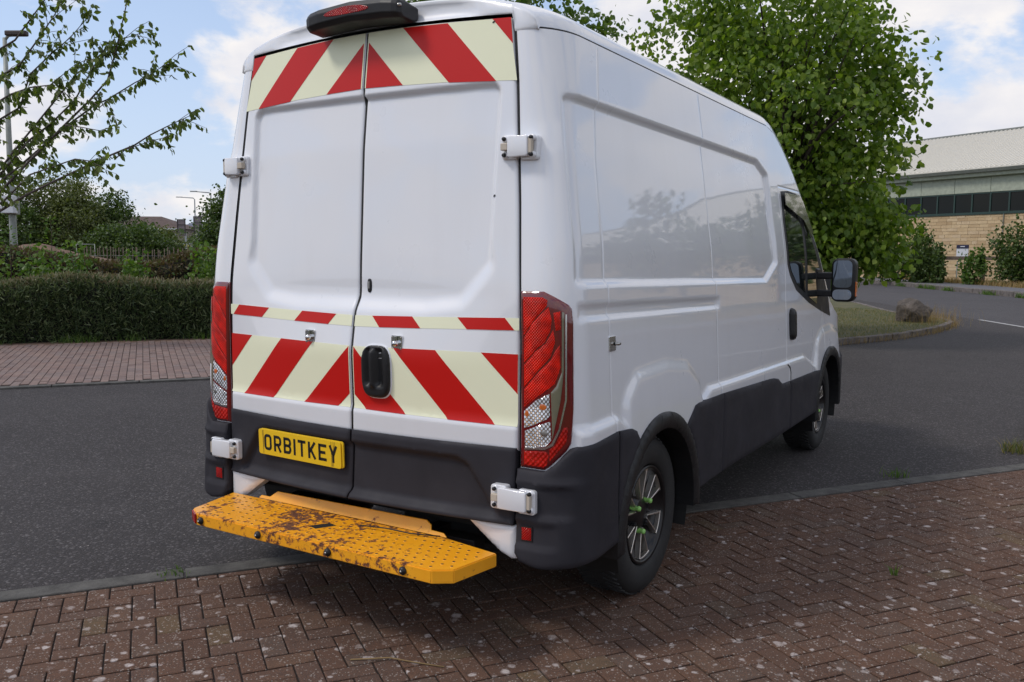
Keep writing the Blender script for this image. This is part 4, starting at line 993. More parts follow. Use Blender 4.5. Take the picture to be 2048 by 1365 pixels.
# ------------------------------------------------------------------ grass island with kerb and boulder
ISL = [(-.59, 13.22), (-.18, 14.2), (.22, 15.4), (.52, 16.9), (.70, 18.4), (.72, 19.5), (.52, 20.4), (.12, 20.95), (-.4, 21.35), (-1.3, 23.5), (-2.6, 27.1), (-4.3, 30.8), (-8, 34), (-13, 26), (-10, 14), (-4.2, 9.6), (-1.9, 11.5)]
isl = sheet('grass_island', ISL, .085, M['lawn'])
ik = thing('kerb', 'raised stone kerb curving round the grass island with the boulder', 'kerb', (.3, 16, 0))
def along(P, closed=False):
    P = [np.array(p, float) for p in P]; return [(P[i], P[i + 1]) for i in range(len(P) - 1)]
ring = [ISL[-2], ISL[-1]] + ISL[:12]
path = []
for p, q in along(ring):
    n = max(1, int(np.linalg.norm(q - p) / .12)); path += [p + (q - p) * i / n for i in range(n)]
path = np.array(path); tang = np.gradient(path, axis=0); tang /= np.linalg.norm(tang, axis=1)[:, None]; nrm = np.stack([tang[:, 1], -tang[:, 0]], 1)
k = 0
while k + 7 < len(path):
    i0, i1 = k, k + 7; b = MB(); V = []
    for i in range(i0, i1 + 1):
        s_ = .02 if i == i0 else (-.02 if i == i1 else 0); c = path[i] + tang[i] * s_
        for off_, z in ((.01, -.02), (.012, .10), (-.12, .105), (-.13, -.02)): p = c + nrm[i] * off_; V.append((p[0], p[1], z + random.uniform(-.004, .004)))
    m_ = i1 - i0
    b.add(V, [(i * 4 + j, i * 4 + (j + 1) % 4, (i + 1) * 4 + (j + 1) % 4, (i + 1) * 4 + j) for i in range(m_) for j in range(4)] + [(3, 2, 1, 0), tuple(m_ * 4 + q for q in range(4))])
    b.build('kerb_stone', M['kerbD'], ik, bevel=.012); k += 7
def blades(name, pts, hmin, hmax, wd, m, lean=.5, parent=None, z=None):
    n = len(pts); pts = np.asarray(pts, float); a = rng.uniform(0, 2 * math.pi, n); h = rng.uniform(hmin, hmax, n); l = rng.uniform(.1, lean, n) * h; b_ = rng.uniform(0, 2 * math.pi, n)
    sx, sy = np.cos(a) * wd / 2, np.sin(a) * wd / 2; lx, ly = np.cos(b_) * l, np.sin(b_) * l
    q = lambda x, y, zz: np.stack([pts[:, 0] + x, pts[:, 1] + y, pts[:, 2] + zz], 1)
    V = np.stack([q(-sx, -sy, -.01), q(sx, sy, -.01), q(sx * .6 + lx * .35, sy * .6 + ly * .35, h * .6), q(-sx * .6 + lx * .35, -sy * .6 + ly * .35, h * .6), q(lx, ly, h), q(lx + sx * .1, ly, h)], 1).reshape(-1, 3)
    F = np.array([(0, 1, 2, 3), (3, 2, 5, 4)])[None] + (np.arange(n) * 6)[:, None, None]
    return mk(name, V, F.reshape(-1, 4), m, parent)
def inpoly(n, poly, z, margin=0.):
    P = np.array(poly); lo, hi = P.min(0), P.max(0); out = []
    while len(out) < n:
        q = rng.uniform(lo, hi, (4000, 2)); q = q[sdf(q[:, 0], q[:, 1], P) < -margin]; out += q.tolist()
    o = np.array(out[:n]); return np.c_[o, np.full(n, z)]
near_isl = [(-3.4, 10.4), (-1.9, 11.5), (-.59, 13.22), (-.18, 14.2), (.22, 15.4), (.52, 16.9), (.70, 18.4), (.72, 19.5), (.52, 20.4), (.12, 20.95), (-.4, 21.35), (-1.3, 23.5), (-4, 24)]
tag(blades('grass', inpoly(15000, near_isl, .085, .06), .02, .065, .006, M['grass'], 1.0), kind='stuff')
i_ = rng.integers(0, 110, 1500); pe = path[np.clip(i_, 0, len(path) - 1)] + nrm[np.clip(i_, 0, len(path) - 1)] * (rng.normal(.045, .06, 1500))[:, None] + rng.normal(0, .03, (1500, 2))
tag(blades('dry_grass', np.c_[pe, np.full(1500, .0)], .05, .20, .005, M['dry'], 1.6), kind='stuff')
pe = np.stack([rng.normal(.25, .35, 420), rng.normal(19.6, .8, 420), np.full(420, .085)], 1)
tag(blades('tall_dry_grass', pe, .10, .42, .006, M['dry'], .7), kind='stuff')
def rock(name, lab, c, size, seed):
    bm = bmesh.new(); bmesh.ops.create_icosphere(bm, subdivisions=5, radius=1.); r = np.random.default_rng(seed)
    pl_ = [(Vector(r.normal(0, 1, 3)).normalized(), r.uniform(.62, .92)) for _ in range(16)]
    from mathutils import noise as mn
    for v in bm.verts:
        d = v.co.normalized(); k = 1.
        for n_, h in pl_:
            q = d.dot(n_)
            if q > 0: k = min(k, h / q) if q > h else k
        k *= 1 + .08 * mn.noise(d * 2.2 + Vector((seed, 0, 0))) + .035 * mn.noise(d * 7) + .018 * mn.noise(d * 18)
        v.co = Vector((d.x * k * size[0], d.y * k * size[1], max(-.3, d.z * k) * size[2]))
    me = bpy.data.meshes.new(name); bm.to_mesh(me); bm.free()
    for p in me.polygons: p.use_smooth = False
    o = link(name, me, None, M['rock']); o.location = c; tag(o, lab, 'boulder'); return o
tag(blades('corner_grass', inpoly(3000, CORNER, .06, .03), .03, .10, .006, M['grass'], 1.0), kind='stuff')
rock('boulder', 'large rough brown boulder on the tip of the grass island', (-.10, 19.1, .16), (.47, .55, .47), 5)

# ------------------------------------------------------------------ foliage
LEAF6 = (np.array([(0, 0, 0), (-.40, .28, .07), (-.34, .62, .05), (0, 1, -.05), (.34, .62, .05), (.40, .28, .07)]), np.array([(0, 1, 2, 3), (0, 3, 4, 5)]))
LEAFN = (np.array([(0, 0, 0), (-.20, .35, .05), (-.15, .70, .03), (0, 1, -.06), (.15, .70, .03), (.20, .35, .05)]), np.array([(0, 1, 2, 3), (0, 3, 4, 5)]))
QUADL = (np.array([(-.5, 0, 0), (.5, 0, 0), (.42, 1, .06), (-.42, 1, .06)]), np.array([(0, 1, 2, 3)]))
def leafmesh(name, C, axis, size, tmpl, m, parent, wid=1.):
    C = np.asarray(C, float); n = len(C); TV, TF = tmpl
    axis = axis / (np.linalg.norm(axis, axis=1)[:, None] + 1e-9); rnd = rng.normal(0, 1, (n, 3))
    side = np.cross(axis, rnd); side /= np.linalg.norm(side, axis=1)[:, None] + 1e-9; nn = np.cross(side, axis)
    s = np.broadcast_to(np.asarray(size, float), (n,))[:, None, None]
    V = C[:, None] + s * (TV[None, :, 0, None] * wid * side[:, None] + TV[None, :, 1, None] * axis[:, None] + TV[None, :, 2, None] * nn[:, None])
    F = (TF[None] + (np.arange(n) * len(TV))[:, None, None]).reshape(-1, TF.shape[1])
    return mk(name, V.reshape(-1, 3), F, m, parent)
def in_ell(n, e, shell_=.35):
    d = rng.normal(0, 1, (n, 3)); d /= np.linalg.norm(d, axis=1)[:, None]; r = (shell_ + (1 - shell_) * rng.random(n)) ** .6
    return np.array(e[:3]) + d * r[:, None] * np.array(e[3:6])
def tree(name, lab, base, ells, nclump, nleaf, size, m, trunk=.14, sig=.3, tmpl=LEAF6, group=None, cat='tree', down=.8, limbs=22, bark='bark', zmin=.5, shell_=.35):
    t = thing(name, lab, cat, base, group=group)
    vol = np.array([e[3] * e[4] * e[5] for e in ells]) ** .7; cnt = np.maximum(1, (nclump * vol / vol.sum()).astype(int))
    cl = np.concatenate([in_ell(k, e, shell_) for k, e in zip(cnt, ells)]); cl = cl[cl[:, 2] > base[2] + zmin]
    top = max(e[2] + e[5] * .55 for e in ells); c0 = np.array(ells[0][:3])
    b = MB(); B = np.array(base, float); H = top - B[2]
    tp = [B + (0, 0, -.1), B + (.01 * H, 0, .25 * H), B * (1, 1, 0) + (0, 0, B[2] + .5 * H) + np.array([*(c0[:2] - B[:2]) * .5, 0]), np.array([c0[0], c0[1], top])]
    b.tube(tp, [trunk * 1.15, trunk * .85, trunk * .55, trunk * .1], 9)
    for q in cl[rng.choice(len(cl), min(limbs, len(cl)), replace=False)]:
        z0 = B[2] + H * rng.uniform(.22, .6) ; z0 = min(z0, q[2] - .1 * H) if q[2] > B[2] + .35 * H else B[2] + H * .2
        k = (z0 - B[2]) / H; s0 = B + (c0 - B) * np.array([k * .8, k * .8, 0]) + (0, 0, z0 - B[2]); mid = s0 * .45 + q * .55 + (0, 0, .12 * np.linalg.norm(q - s0))
        b.tube([s0, s0 * .7 + mid * .3 + (0, 0, .03), mid, q], [trunk * .42, trunk * .32, trunk * .2, trunk * .05], 6, cap=False)
    b.build('trunk', M[bark], t, fixn=False)
    w_ = rng.uniform(.4, 1.6, len(cl)); w_ /= w_.sum(); idx = rng.choice(len(cl), nleaf, p=w_)
    off = np.clip(rng.normal(0, 1, (nleaf, 3)), -1.7, 1.7) * sig * np.array([1, 1, .75]); C = cl[idx] + off; C = C[C[:, 2] > base[2] + zmin * .6]
    ax = rng.normal(0, 1, (len(C), 3)); ax[:, 2] -= down * 1.4; out = C - c0; ax += .5 * out / (np.linalg.norm(out, axis=1)[:, None] + 1e-6)
    leafmesh('crown', C, ax, rng.uniform(size * .6, size * 1.25, len(C)), tmpl, M[m], t)
    return t
tree('lime_tree', 'broad lime tree with large fresh green leaves on the grass island ahead of the van', (-1.75, 13.3, .08),
     [(-1.74, 13.2, 4.1, 2.2, 2.3, 3.0), (-.32, 13.2, 1.85, .80, .9, .80), (-.95, 12.95, 2.4, 1.15, 1.2, 1.2), (-2.85, 12.6, 4.7, 1.5, 1.5, 1.7), (-.85, 13.6, 4.4, 1.0, 1.2, 1.8), (-1.45, 13.1, 1.7, 1.4, 1.4, 1.0)],
     420, 30000, .112, 'lime', trunk=.13, sig=.24, limbs=60)
tree('lime_tree', 'pale green lime tree whose tip shows above the roof line behind the van', (-8.4, 13.5, 0),
     [(-8.4, 13.5, 5.7, 2.6, 2.6, 2.0), (-6.55, 14.9, 6.1, .75, .75, .8)], 190, 12500, .125, 'limeY', trunk=.13, sig=.28, limbs=30)
# cherry reaching in from the left
CB = [
   [(-12.29, 4.23, 1.79), (-11.84, 4.39, 1.95), (-11.34, 4.59, 2.16), (-10.9, 4.74, 2.39), (-10.44, 4.91, 2.59), (-9.74, 5.24, 2.92), (-9.2, 5.46, 3.13), (-8.91, 5.51, 3.26), (-8.54, 5.62, 3.41), (-8.18, 5.72, 3.54)] ,
   [(-12.29, 4.23, 1.79), (-11.69, 4.47, 2.18), (-11.29, 4.57, 2.44), (-10.77, 4.77, 2.92), (-10.2, 5.0, 3.44), (-9.76, 5.13, 3.78), (-9.42, 5.2, 4.05), (-9.19, 5.2, 4.46), (-8.96, 5.25, 5.13), (-8.79, 5.19, 5.3)] ,
   [(-12.17, 4.32, 1.91), (-11.61, 4.59, 2.49), (-11.18, 4.76, 2.79), (-10.69, 4.96, 3.17), (-10.21, 5.16, 3.53), (-9.85, 5.27, 3.74), (-9.59, 5.3, 3.8), (-9.15, 5.46, 4.03), (-8.86, 5.51, 4.12), (-8.55, 5.58, 4.28)] ,
   [(-12.4, 4.25, 2.49), (-11.65, 4.66, 3.38), (-11.39, 4.68, 3.56), (-11.01, 4.79, 3.73), (-10.78, 4.83, 4.2), (-10.41, 4.94, 4.47), (-10.04, 5.04, 4.7), (-9.69, 5.14, 5.0)] ,
   [(-12.24, 4.29, 2.03), (-11.43, 4.66, 2.72), (-10.9, 4.85, 3.24), (-10.48, 4.93, 3.45), (-10.01, 5.05, 3.79), (-9.62, 5.14, 4.28), (-9.17, 5.26, 4.61), (-8.63, 5.4, 4.71)] ,
   [(-12.59, 4.24, 3.43), (-11.63, 4.71, 4.56), (-11.1, 4.81, 4.74), (-10.71, 4.83, 4.99), (-10.32, 4.84, 5.23), (-9.94, 4.85, 5.39)] ,
   [(-12.57, 4.21, 3.12), (-11.51, 4.7, 4.17), (-10.95, 4.78, 4.35), (-10.5, 4.81, 4.67), (-10.07, 4.83, 4.98), (-9.75, 4.76, 5.13)] ,
   [(-12.24, 4.29, 1.95), (-11.48, 4.69, 2.8), (-11.17, 4.77, 3.1), (-10.8, 4.89, 3.46), (-10.37, 5.04, 3.9), (-10.07, 5.11, 4.17), (-9.65, 5.25, 4.45), (-9.38, 5.27, 4.53)] ,
   [(-12.36, 4.32, 2.89), (-11.49, 4.59, 3.74), (-10.93, 4.6, 3.88), (-10.38, 4.59, 3.93), (-9.83, 4.57, 3.91), (-9.25, 4.6, 4.14)] ,
   [(-11.97, 4.45, 1.95), (-11.18, 4.58, 2.32), (-10.53, 4.62, 2.68), (-9.65, 4.79, 2.88), (-9.02, 4.76, 2.8)] ,
   [(-9.06, 5.04, 2.88), (-8.91, 5.09, 3.0), (-8.57, 5.26, 3.12), (-8.22, 5.43, 3.21)] ,
   [(-9.71, 4.7, 3.36), (-9.46, 4.77, 3.32), (-9.15, 4.87, 3.26), (-8.88, 4.97, 3.34)] ,
   [(-9.43, 4.91, 3.72), (-9.25, 4.95, 3.61), (-9.04, 5.05, 3.78), (-8.8, 5.15, 3.86)] ,
]
def cherry():
    base = (-12.45, 4.22, .02)
    t = thing('cherry_tree', 'cherry tree at the left edge with thin drooping leafy branches against the sky', 'tree', base)
    b = MB(); b.tube([base, (-12.43, 4.22, .9), (-12.36, 4.22, 1.75)], [.10, .085, .07], 10); C, A = [], []
    b.tube([(-12.36, 4.22, 1.6), (-12.45, 4.22, 2.4), (-12.6, 4.22, 3.4), (-12.8, 4.2, 4.6)], [.06, .05, .04, .02], 8)
    for bi, P in enumerate(CB):
        P = [np.array(p) for p in P]; n = len(P); r0 = .016 if bi < 10 else .005
        if bi in (0, 1): r0 = .021
        if bi in (5, 6, 8): P[0] = np.array((-12.6, 4.22, 3.3)) if bi != 8 else np.array((-12.4, 4.25, 2.3))
        b.tube(P, [r0 * (1 - i / (n - 1)) ** .8 + .0035 for i in range(n)], 7, cap=False)
        L = 0.; tot = sum(np.linalg.norm(P[i + 1] - P[i]) for i in range(n - 1)); start = .22 if bi < 10 else .0
        if bi == 0: start = .50
        for i in range(n - 1):
            d = P[i + 1] - P[i]; l = np.linalg.norm(d); s = 0.
            while s < l:
                f = (L + s) / tot
                if f > start and rng.random() < .95:
                    q = P[i] + d * s / l
                    if rng.random() < (.36 if bi != 0 else .25) and bi < 10:      # side twig with a spray of leaves
                        tw = d / l * rng.uniform(.1, .4) + rng.normal(0, .17, 3) + (0, 0, -.05); e = q + tw
                        b.tube([q, q * .5 + e * .5 + (0, 0, .02), e], [.005, .004, .0025], 5, cap=False)
                        for g in np.linspace(.35, 1, 4):
                            for _ in range(rng.integers(2, 4)): C.append(q + (e - q) * g + rng.normal(0, .012, 3)); A.append(rng.normal(0, .45, 3) + d / l * .4 + (0, 0, -1.0))
                    for _ in range(rng.integers(1, 4)): C.append(q + rng.normal(0, .012, 3)); A.append(rng.normal(0, .45, 3) + d / l * .5 + (0, 0, -1.0))
                s += .078
            L += l
        for _ in range(7): C.append(P[-1] + rng.normal(0, .03, 3)); A.append(rng.normal(0, .5, 3) + (0, 0, -.5))
    b.build('trunk', M['barkP'], t, fixn=False)
    leafmesh('crown', np.array(C), np.array(A), rng.uniform(.075, .130, len(C)), LEAFN, M['cherry'], t, 1.35)
cherry()
# hedges: leafy skins over a dark core
def hedge(name, lab, u0, u1, v0, v1, zf, nleaf, m, m2, size, wid, tip=.16, seed=0):
    t = thing(name, lab, 'hedge', uv((u0 + u1) / 2, (v0 + v1) / 2)); us = np.linspace(u0, u1, 60); b = MB(); V = []
    for u_ in us:
        h = zf(u_) - .10
        for v_, z in ((v0 + .09, 0), (v0 + .05, h * .75), (v0 + .16, h), (v1 - .1, h), (v1 - .06, 0)): V.append(uv(u_, v_, z))
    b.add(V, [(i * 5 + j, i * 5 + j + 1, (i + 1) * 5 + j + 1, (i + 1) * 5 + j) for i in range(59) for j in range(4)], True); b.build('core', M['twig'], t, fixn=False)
    nf = int(nleaf * .66); uu = rng.uniform(u0, u1, nf); h = np.array([zf(x) for x in uu]); k = rng.random(nf) ** .85
    lump = .05 * np.sin(uu * 3.1 + seed) * np.sin(k * 5 + uu) + .03 * np.sin(uu * 9.7 + k * 9)
    vv = v0 + .03 + lump - .05 * np.sin(k * math.pi) + rng.normal(0, .035, nf) + .16 * np.clip(k - .85, 0, 1) / .15
    P1 = np.stack([DU[0] * uu + DV[0] * vv, DU[1] * uu + DV[1] * vv, h * k], 1)
    A1 = rng.normal(0, .6, (nf, 3)) + np.array([-DV[0] * .55, -DV[1] * .55, .50])
    nt_ = nleaf - nf; uu = rng.uniform(u0, u1, nt_); h = np.array([zf(x) for x in uu]); vv = rng.uniform(v0 + .05, v1, nt_)
    P2 = np.stack([DU[0] * uu + DV[0] * vv, DU[1] * uu + DV[1] * vv, h - .07 + .035 * np.sin(uu * 7 + vv * 5) + rng.normal(0, .03, nt_)], 1)
    A2 = rng.normal(0, .5, (nt_, 3)) + np.array([0, 0, .9])
    leafmesh('foliage', P1, A1, rng.uniform(size * .6, size * 1.3, nf), QUADL, M[m], t, wid)['kind'] = 'stuff'
    leafmesh('tips', P2, A2, rng.uniform(size * .7, size * 1.4, nt_), QUADL, M[m2], t, wid)['kind'] = 'stuff'
    return t
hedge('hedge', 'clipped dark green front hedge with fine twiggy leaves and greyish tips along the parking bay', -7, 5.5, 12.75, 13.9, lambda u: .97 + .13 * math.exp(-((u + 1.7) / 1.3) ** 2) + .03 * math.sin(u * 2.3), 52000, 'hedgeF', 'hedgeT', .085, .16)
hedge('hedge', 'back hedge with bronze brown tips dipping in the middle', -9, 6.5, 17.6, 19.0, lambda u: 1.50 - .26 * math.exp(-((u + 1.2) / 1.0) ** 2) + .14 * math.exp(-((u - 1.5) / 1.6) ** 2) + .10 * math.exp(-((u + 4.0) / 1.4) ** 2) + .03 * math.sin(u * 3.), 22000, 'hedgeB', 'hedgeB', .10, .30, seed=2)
def bush(name, lab, c, r, n, size, m, group=None, tmpl=LEAF6, up=.3, stems=9):
    t = thing(name, lab, 'bush', c, group=group); b = MB(); c = np.array(c, float)
    nc = max(10, n // 45); cl = c + (0, 0, r[2] * .55) + (in_ell(nc, (0, 0, 0, 1, 1, 1), .2)) * (r[0], r[1], r[2] * .55)
    cl[:, 2] = np.maximum(cl[:, 2], c[2] + .08)
    for q in cl[:stems]: b.tube([c + rng.normal(0, .05, 3) * (1, 1, 0), c * .5 + q * .5 + rng.normal(0, .04, 3), q], [.018, .012, .005], 5, cap=False)
    b.build('stem', M['bark'], t, fixn=False)
    C = cl[rng.integers(0, nc, n)] + rng.normal(0, 1, (n, 3)) * np.array(r) * .16; C[:, 2] = np.maximum(C[:, 2], c[2] + .02)
    A = rng.normal(0, .7, (n, 3)) + (0, 0, up); leafmesh('foliage', C, A, rng.uniform(size * .6, size * 1.3, n), tmpl, M[m], t); return t
for lab, u_, v_, r, n in (('leafy bright green bush behind the left end of the front hedge', -3.9, 14.6, (1.0, .7, 1.62), 2400), ('spreading green bush between the two hedges, left of the dip', -2.35, 15.2, (.85, .6, 1.45), 1700),
                          ('low light green bush between the hedges below the dip', -.9, 15.4, (.65, .5, 1.22), 1000), ('pale leafed bush between the hedges nearest the van', .35, 15.3, (.8, .6, 1.42), 1500), ('green bush at the far left behind the front hedge', -5.6, 14.8, (.9, .7, 1.6), 1700)):
    bush('bush', lab, uv(u_, v_, .02), r, n, .085, 'shrub')
for i, (u_, v_, h) in enumerate(((-4.3, 16.6, 2.05), (-3.35, 16.9, 2.0), (-2.6, 17.0, 2.22))):
    t = thing('sapling', ('slender sapling standing in front of the lamp post', 'short sapling between the lamp post and the tallest sapling', 'tallest leafy sapling above the back hedge')[i], 'sapling', uv(u_, v_, .02)); b = MB(); p = np.array(uv(u_, v_, 0)); b.tube([p, p + (.02, 0, h * .5), p + (0, .02, h)], [.012, .009, .003], 6); b.build('stem', M['bark'], t, fixn=False)
    C = []; A = []
    for z in np.linspace(.5, 1, 12):
        for _ in range(9): d = rng.normal(0, 1, 3) * (1, 1, .2); C.append(p + (0, 0, z * h) + d * .13 * (1.35 - z)); A.append(d + (0, 0, .3))
    leafmesh('foliage', np.array(C), np.array(A), .085, LEAFN, M['shrub'], t)
# grass and weeds along the hedge foot and the kerbs
n = 1500; uu = rng.uniform(-7, 4, n); vv = 12.50 + np.abs(rng.normal(0, .10, n)); keep = np.sin(uu * 2.7) + np.sin(uu * 6.1 + 1) + rng.normal(0, .5, n) > .2
tag(blades('hedge_foot_grass', np.stack([DU[0] * uu + DV[0] * vv, DU[1] * uu + DV[1] * vv, np.full(n, .02)], 1)[keep], .05, .20, .012, M['shrub'], 1.1), kind='stuff')
for lab, c, r, n, h in (('small green weed tuft in the kerb joint right of the van', (1.66, 3.68), .08, 40, .07), ('weed tuft with straw grass beside the curved kerb', (2.36, 5.05), .12, 130, .13), ('thin grass sprig between the bricks at the right edge', (1.93, 1.62), .012, 12, .07), ('low weed in the edging left of the yellow step', (-.98, -.22), .07, 45, .035)):
    q = np.c_[rng.normal(c[0], r * .5, n), rng.normal(c[1], r * .5, n), np.zeros(n)]; tag(blades('weed_tuft', q, h * .4, h, .007, M['grass'] if 'straw' in lab else M['shrub'], 1.2), lab, 'weed')
# grit and crumbs lying along the edging and in the channel
gm = MB()
for _ in range(900):
    u_ = rng.uniform(-3.5, 6.5); v_ = .725 + abs(rng.normal(0, .10)) if rng.random() < .7 else rng.uniform(-2.5, 4); r_s = rng.uniform(.0018, .0055); p = uv(u_, v_, r_s * .4); q = rng.normal(0, 1, 3)
    V = [np.array(p) + r_s * np.array(o) * rng.uniform(.7, 1.3) for o in ((1, 0, 0), (-.5, .87, 0), (-.5, -.87, 0), (0, 0, .9))]; gm.add(V, [(0, 1, 3), (1, 2, 3), (2, 0, 3), (2, 1, 0)])
tag(gm.build('grit', M['kerb'], None, fixn=False), kind='stuff')
b = MB(); b.tube([(.33, -.44, .006), (.45, -.36, .012), (.55, -.33, .007), (.66, -.30, .006)], .0025, 5); tag(b.build('dry_stalk', M['dry'], None), 'dry pale stalk lying on the brick paving below the yellow step', 'stalk')

# ------------------------------------------------------------------ left background
lp = thing('lamp_post', 'tall grey lamp post at the left edge carrying a white box', 'lamp post', (-17.88, 8.35, 0))
b = MB(); b.tube([(-17.88, 8.35, 0), (-17.88, 8.35, 1.4), (-18.05, 8.45, 4.2), (-18.30, 8.6, 6.45)], [.10, .085, .06, .045], 14); b.build('column', M['galv'], lp)
b = MB(); b.tube([(-18.30, 8.6, 6.40), (-18.22, 8.64, 6.50), (-18.0, 8.77, 6.53)], .035, 8); b.build('bracket', M['galv'], lp)
b = MB(); b.box((-18.05, 8.74, 6.55), (.5, .16, .12), rz=.52); b.build('lantern', M['signframe'], lp, bevel=.03)
b = MB(); b.box((-17.84, 8.26, 2.62), (.30, .18, .40), rz=.55); b.build('box', M['offwhite'], lp, bevel=.015)
b = MB(); b.box((-17.95, 8.40, 2.62), (.24, .20, .44), rz=.55); b.build('bracket_plate', M['galv'], lp, bevel=.01)
# soil heap
def heap(lab, c, r, h, seed):
    n, m_ = 40, 40; X, Y = np.meshgrid(np.linspace(-1, 1, n), np.linspace(-1, 1, m_), indexing='ij'); d = np.sqrt(X ** 2 + Y ** 2); Z = h * np.clip(1 - d ** 3, 0, 1) * (1 + .14 * np.sin(X * 7 + seed) * np.cos(Y * 6)) + rng.normal(0, .02, X.shape) * (d < .98)
    V = np.stack([c[0] + X * r[0], c[1] + Y * r[1], c[2] + Z], -1).reshape(-1, 3); o = mk('soil_heap', V, grid_faces(n, m_), M['soil'], None, smooth=True); return tag(o, lab, 'soil heap')
heap('wide low heap of bare brown soil behind the back hedge', (-24.4, 12.4, -.1), (4.6, 3.6), 1.66, 1)
bf = thing('barrier', 'thin pale metal barrier frame behind the soil heaps', 'barrier', (-29.7, 17.6, 0))
b = MB(); q = np.array([.852, .523, 0]) * .36; c = np.array([-29.7, 17.6, 0])
for s_ in (-1, 1): b = MB(); b.tube([c + q * s_, c + q * s_ + (0, 0, 1.90)], .016, 6); b.build('post', M['galv'], bf)
b = MB(); b.tube([c - q + (0, 0, 1.88), c + q + (0, 0, 1.88)], .016, 6); b.build('rail', M['galv'], bf)
pf_ = thing('paling_fence', 'grey wooden stake fence behind the dip in the back hedge', 'fence', (-24.4, 16.1, 0))
me = None
p0, p1 = np.array([-25.9, 15.15]), np.array([-22.9, 17.1]); nst = 34
for i in range(nst):
    p = p0 + (p1 - p0) * i / (nst - 1); b = MB(); h = 1.72 + rng.normal(0, .04); k_ = rng.normal(0, .03, 2)
    b.tube([(p[0], p[1], 0), (p[0] + k_[0], p[1] + k_[1], h)], [.02, .016], 5); b.build('stake', M['timber'], pf_, fixn=False)
b = MB(); b.tube([(*p0, 1.45), (*p1, 1.45)], .006, 5); b.build('wire', M['galv'], pf_, fixn=False)
# trees beyond
FT = [('big rounded olive green tree behind the soil heap', (-48.0, 27.5, 0), [(-48.0, 27.5, 3.3, 2.3, 2.6, 2.5), (-48.3, 27.2, 5.0, 1.5, 2.0, 1.5)], 'oakB', 11000), ('thin open crowned tree with bare looking twigs above the olive tree', (-54.9, 32.7, 0), [(-54.6, 32.7, 5.6, 2.6, 2.2, 1.7)], 'oakB', 1700),
      ('dark green tree right of the open crowned tree', (-48.2, 31.0, 0), [(-48.2, 31.0, 3.0, 1.6, 2.2, 2.3), (-48.2, 31.0, 4.3, .9, 1.2, 1.2)], 'oak', 9000), ('dark dense tree at the left edge behind the lamp post', (-48.6, 24.8, 0), [(-48.6, 24.8, 2.4, 2.3, 2.4, 2.1)], 'oak', 9000),
      ('low spreading dark tree in front of the brown roofed house', (-40.5, 27.4, 0), [(-40.5, 27.4, 1.8, 1.9, 2.0, 1.35), (-41.6, 26.8, 2.3, .9, 1.2, .9)], 'oak', 9000), ('olive bushy tree left of the two sign boards', (-48.1, 34.6, 0), [(-48.1, 34.6, 1.9, 1.5, 1.8, 1.25)], 'oakB', 6000),
      ('tall dark tree beside the left flank of the van', (-34.5, 28.8, 0), [(-34.5, 28.8, 2.6, 1.1, 1.8, 2.3), (-34.3, 28.9, 4.0, .65, .9, 1.2)], 'oak', 9000),
      ('broad dark tree behind the sign boards', (-81.8, 63.4, 0), [(-81.8, 63.4, 1.9, 5.0, 3, 1.9)], 'oak', 7000)]
for lab, base, ells, m_, n in FT:
    tree('tree', lab, base, ells, 110, n, .15 if n > 2000 else .13, m_, trunk=.13, sig=.34, tmpl=LEAF6, limbs=60 if n < 2000 else 34, down=.3, group='trees beyond the hedges', bark='barkP' if 'open' in lab else 'bark', shell_=.2)
tag(leafmesh('far_woods', np.concatenate([np.stack([rng.uniform(-135, -95, 5200), rng.uniform(90, 130, 5200), np.abs(rng.normal(0, 1.0, 5200)) * 2.5 + rng.uniform(0, 2.5, 5200)], 1), np.stack([rng.uniform(-110, -62, 5200), rng.uniform(24, 48, 5200), np.abs(rng.normal(0, .8, 5200)) * 1.6 + rng.uniform(0, 2.2, 5200)], 1)]), rng.normal(0, 1, (10400, 3)), rng.uniform(.35, .8, 10400), LEAF6, M['oak'], None), kind='stuff')
# sign boards seen from behind
for i, (c, zt, zb, lab) in enumerate((((-65.6, 49.8), 4.70, 3.28, 'left of two grey sign board backs, on posts beyond the hedge'), ((-64.3, 50.6), 4.98, 3.46, 'right of two grey sign board backs, the slightly higher one'))):
    t = thing('sign_board', lab, 'sign', (*c, 0), group='sign boards seen from behind'); R3 = Matrix.Rotation(math.atan2(.523, .852), 3, 'Z'); b = MB()
    ex = R3 @ Vector((1, 0, 0)); cc = Vector((*c, 0))
    for s_ in (-.36, .36): b = MB(); b.box(cc + ex * s_ + Vector((0, 0, (zt + zb) / 2)), (.07, .06, zt - zb), M=R3); b.build('frame', M['signframe'], t)
    for k in range(4): b = MB(); b.box(cc + Vector((0, 0, zb + (zt - zb) * k / 3)), (.78, .065, .07), M=R3); b.build('frame', M['signframe'], t)
    for k in range(3): b = MB(); b.box(cc + Vector((0, .02, zb + (zt - zb) * (k + .5) / 3)), (.66, .03, (zt - zb) / 3 - .08), M=R3); b.build('panel', M['signback'], t)
    b = MB(); b.box(cc + ex * (.1 if i else .34) + Vector((0, .05, zb / 2 + .1)), (.12, .10, zb + .2), M=R3); b.build('post', M['lampgrey'], t)
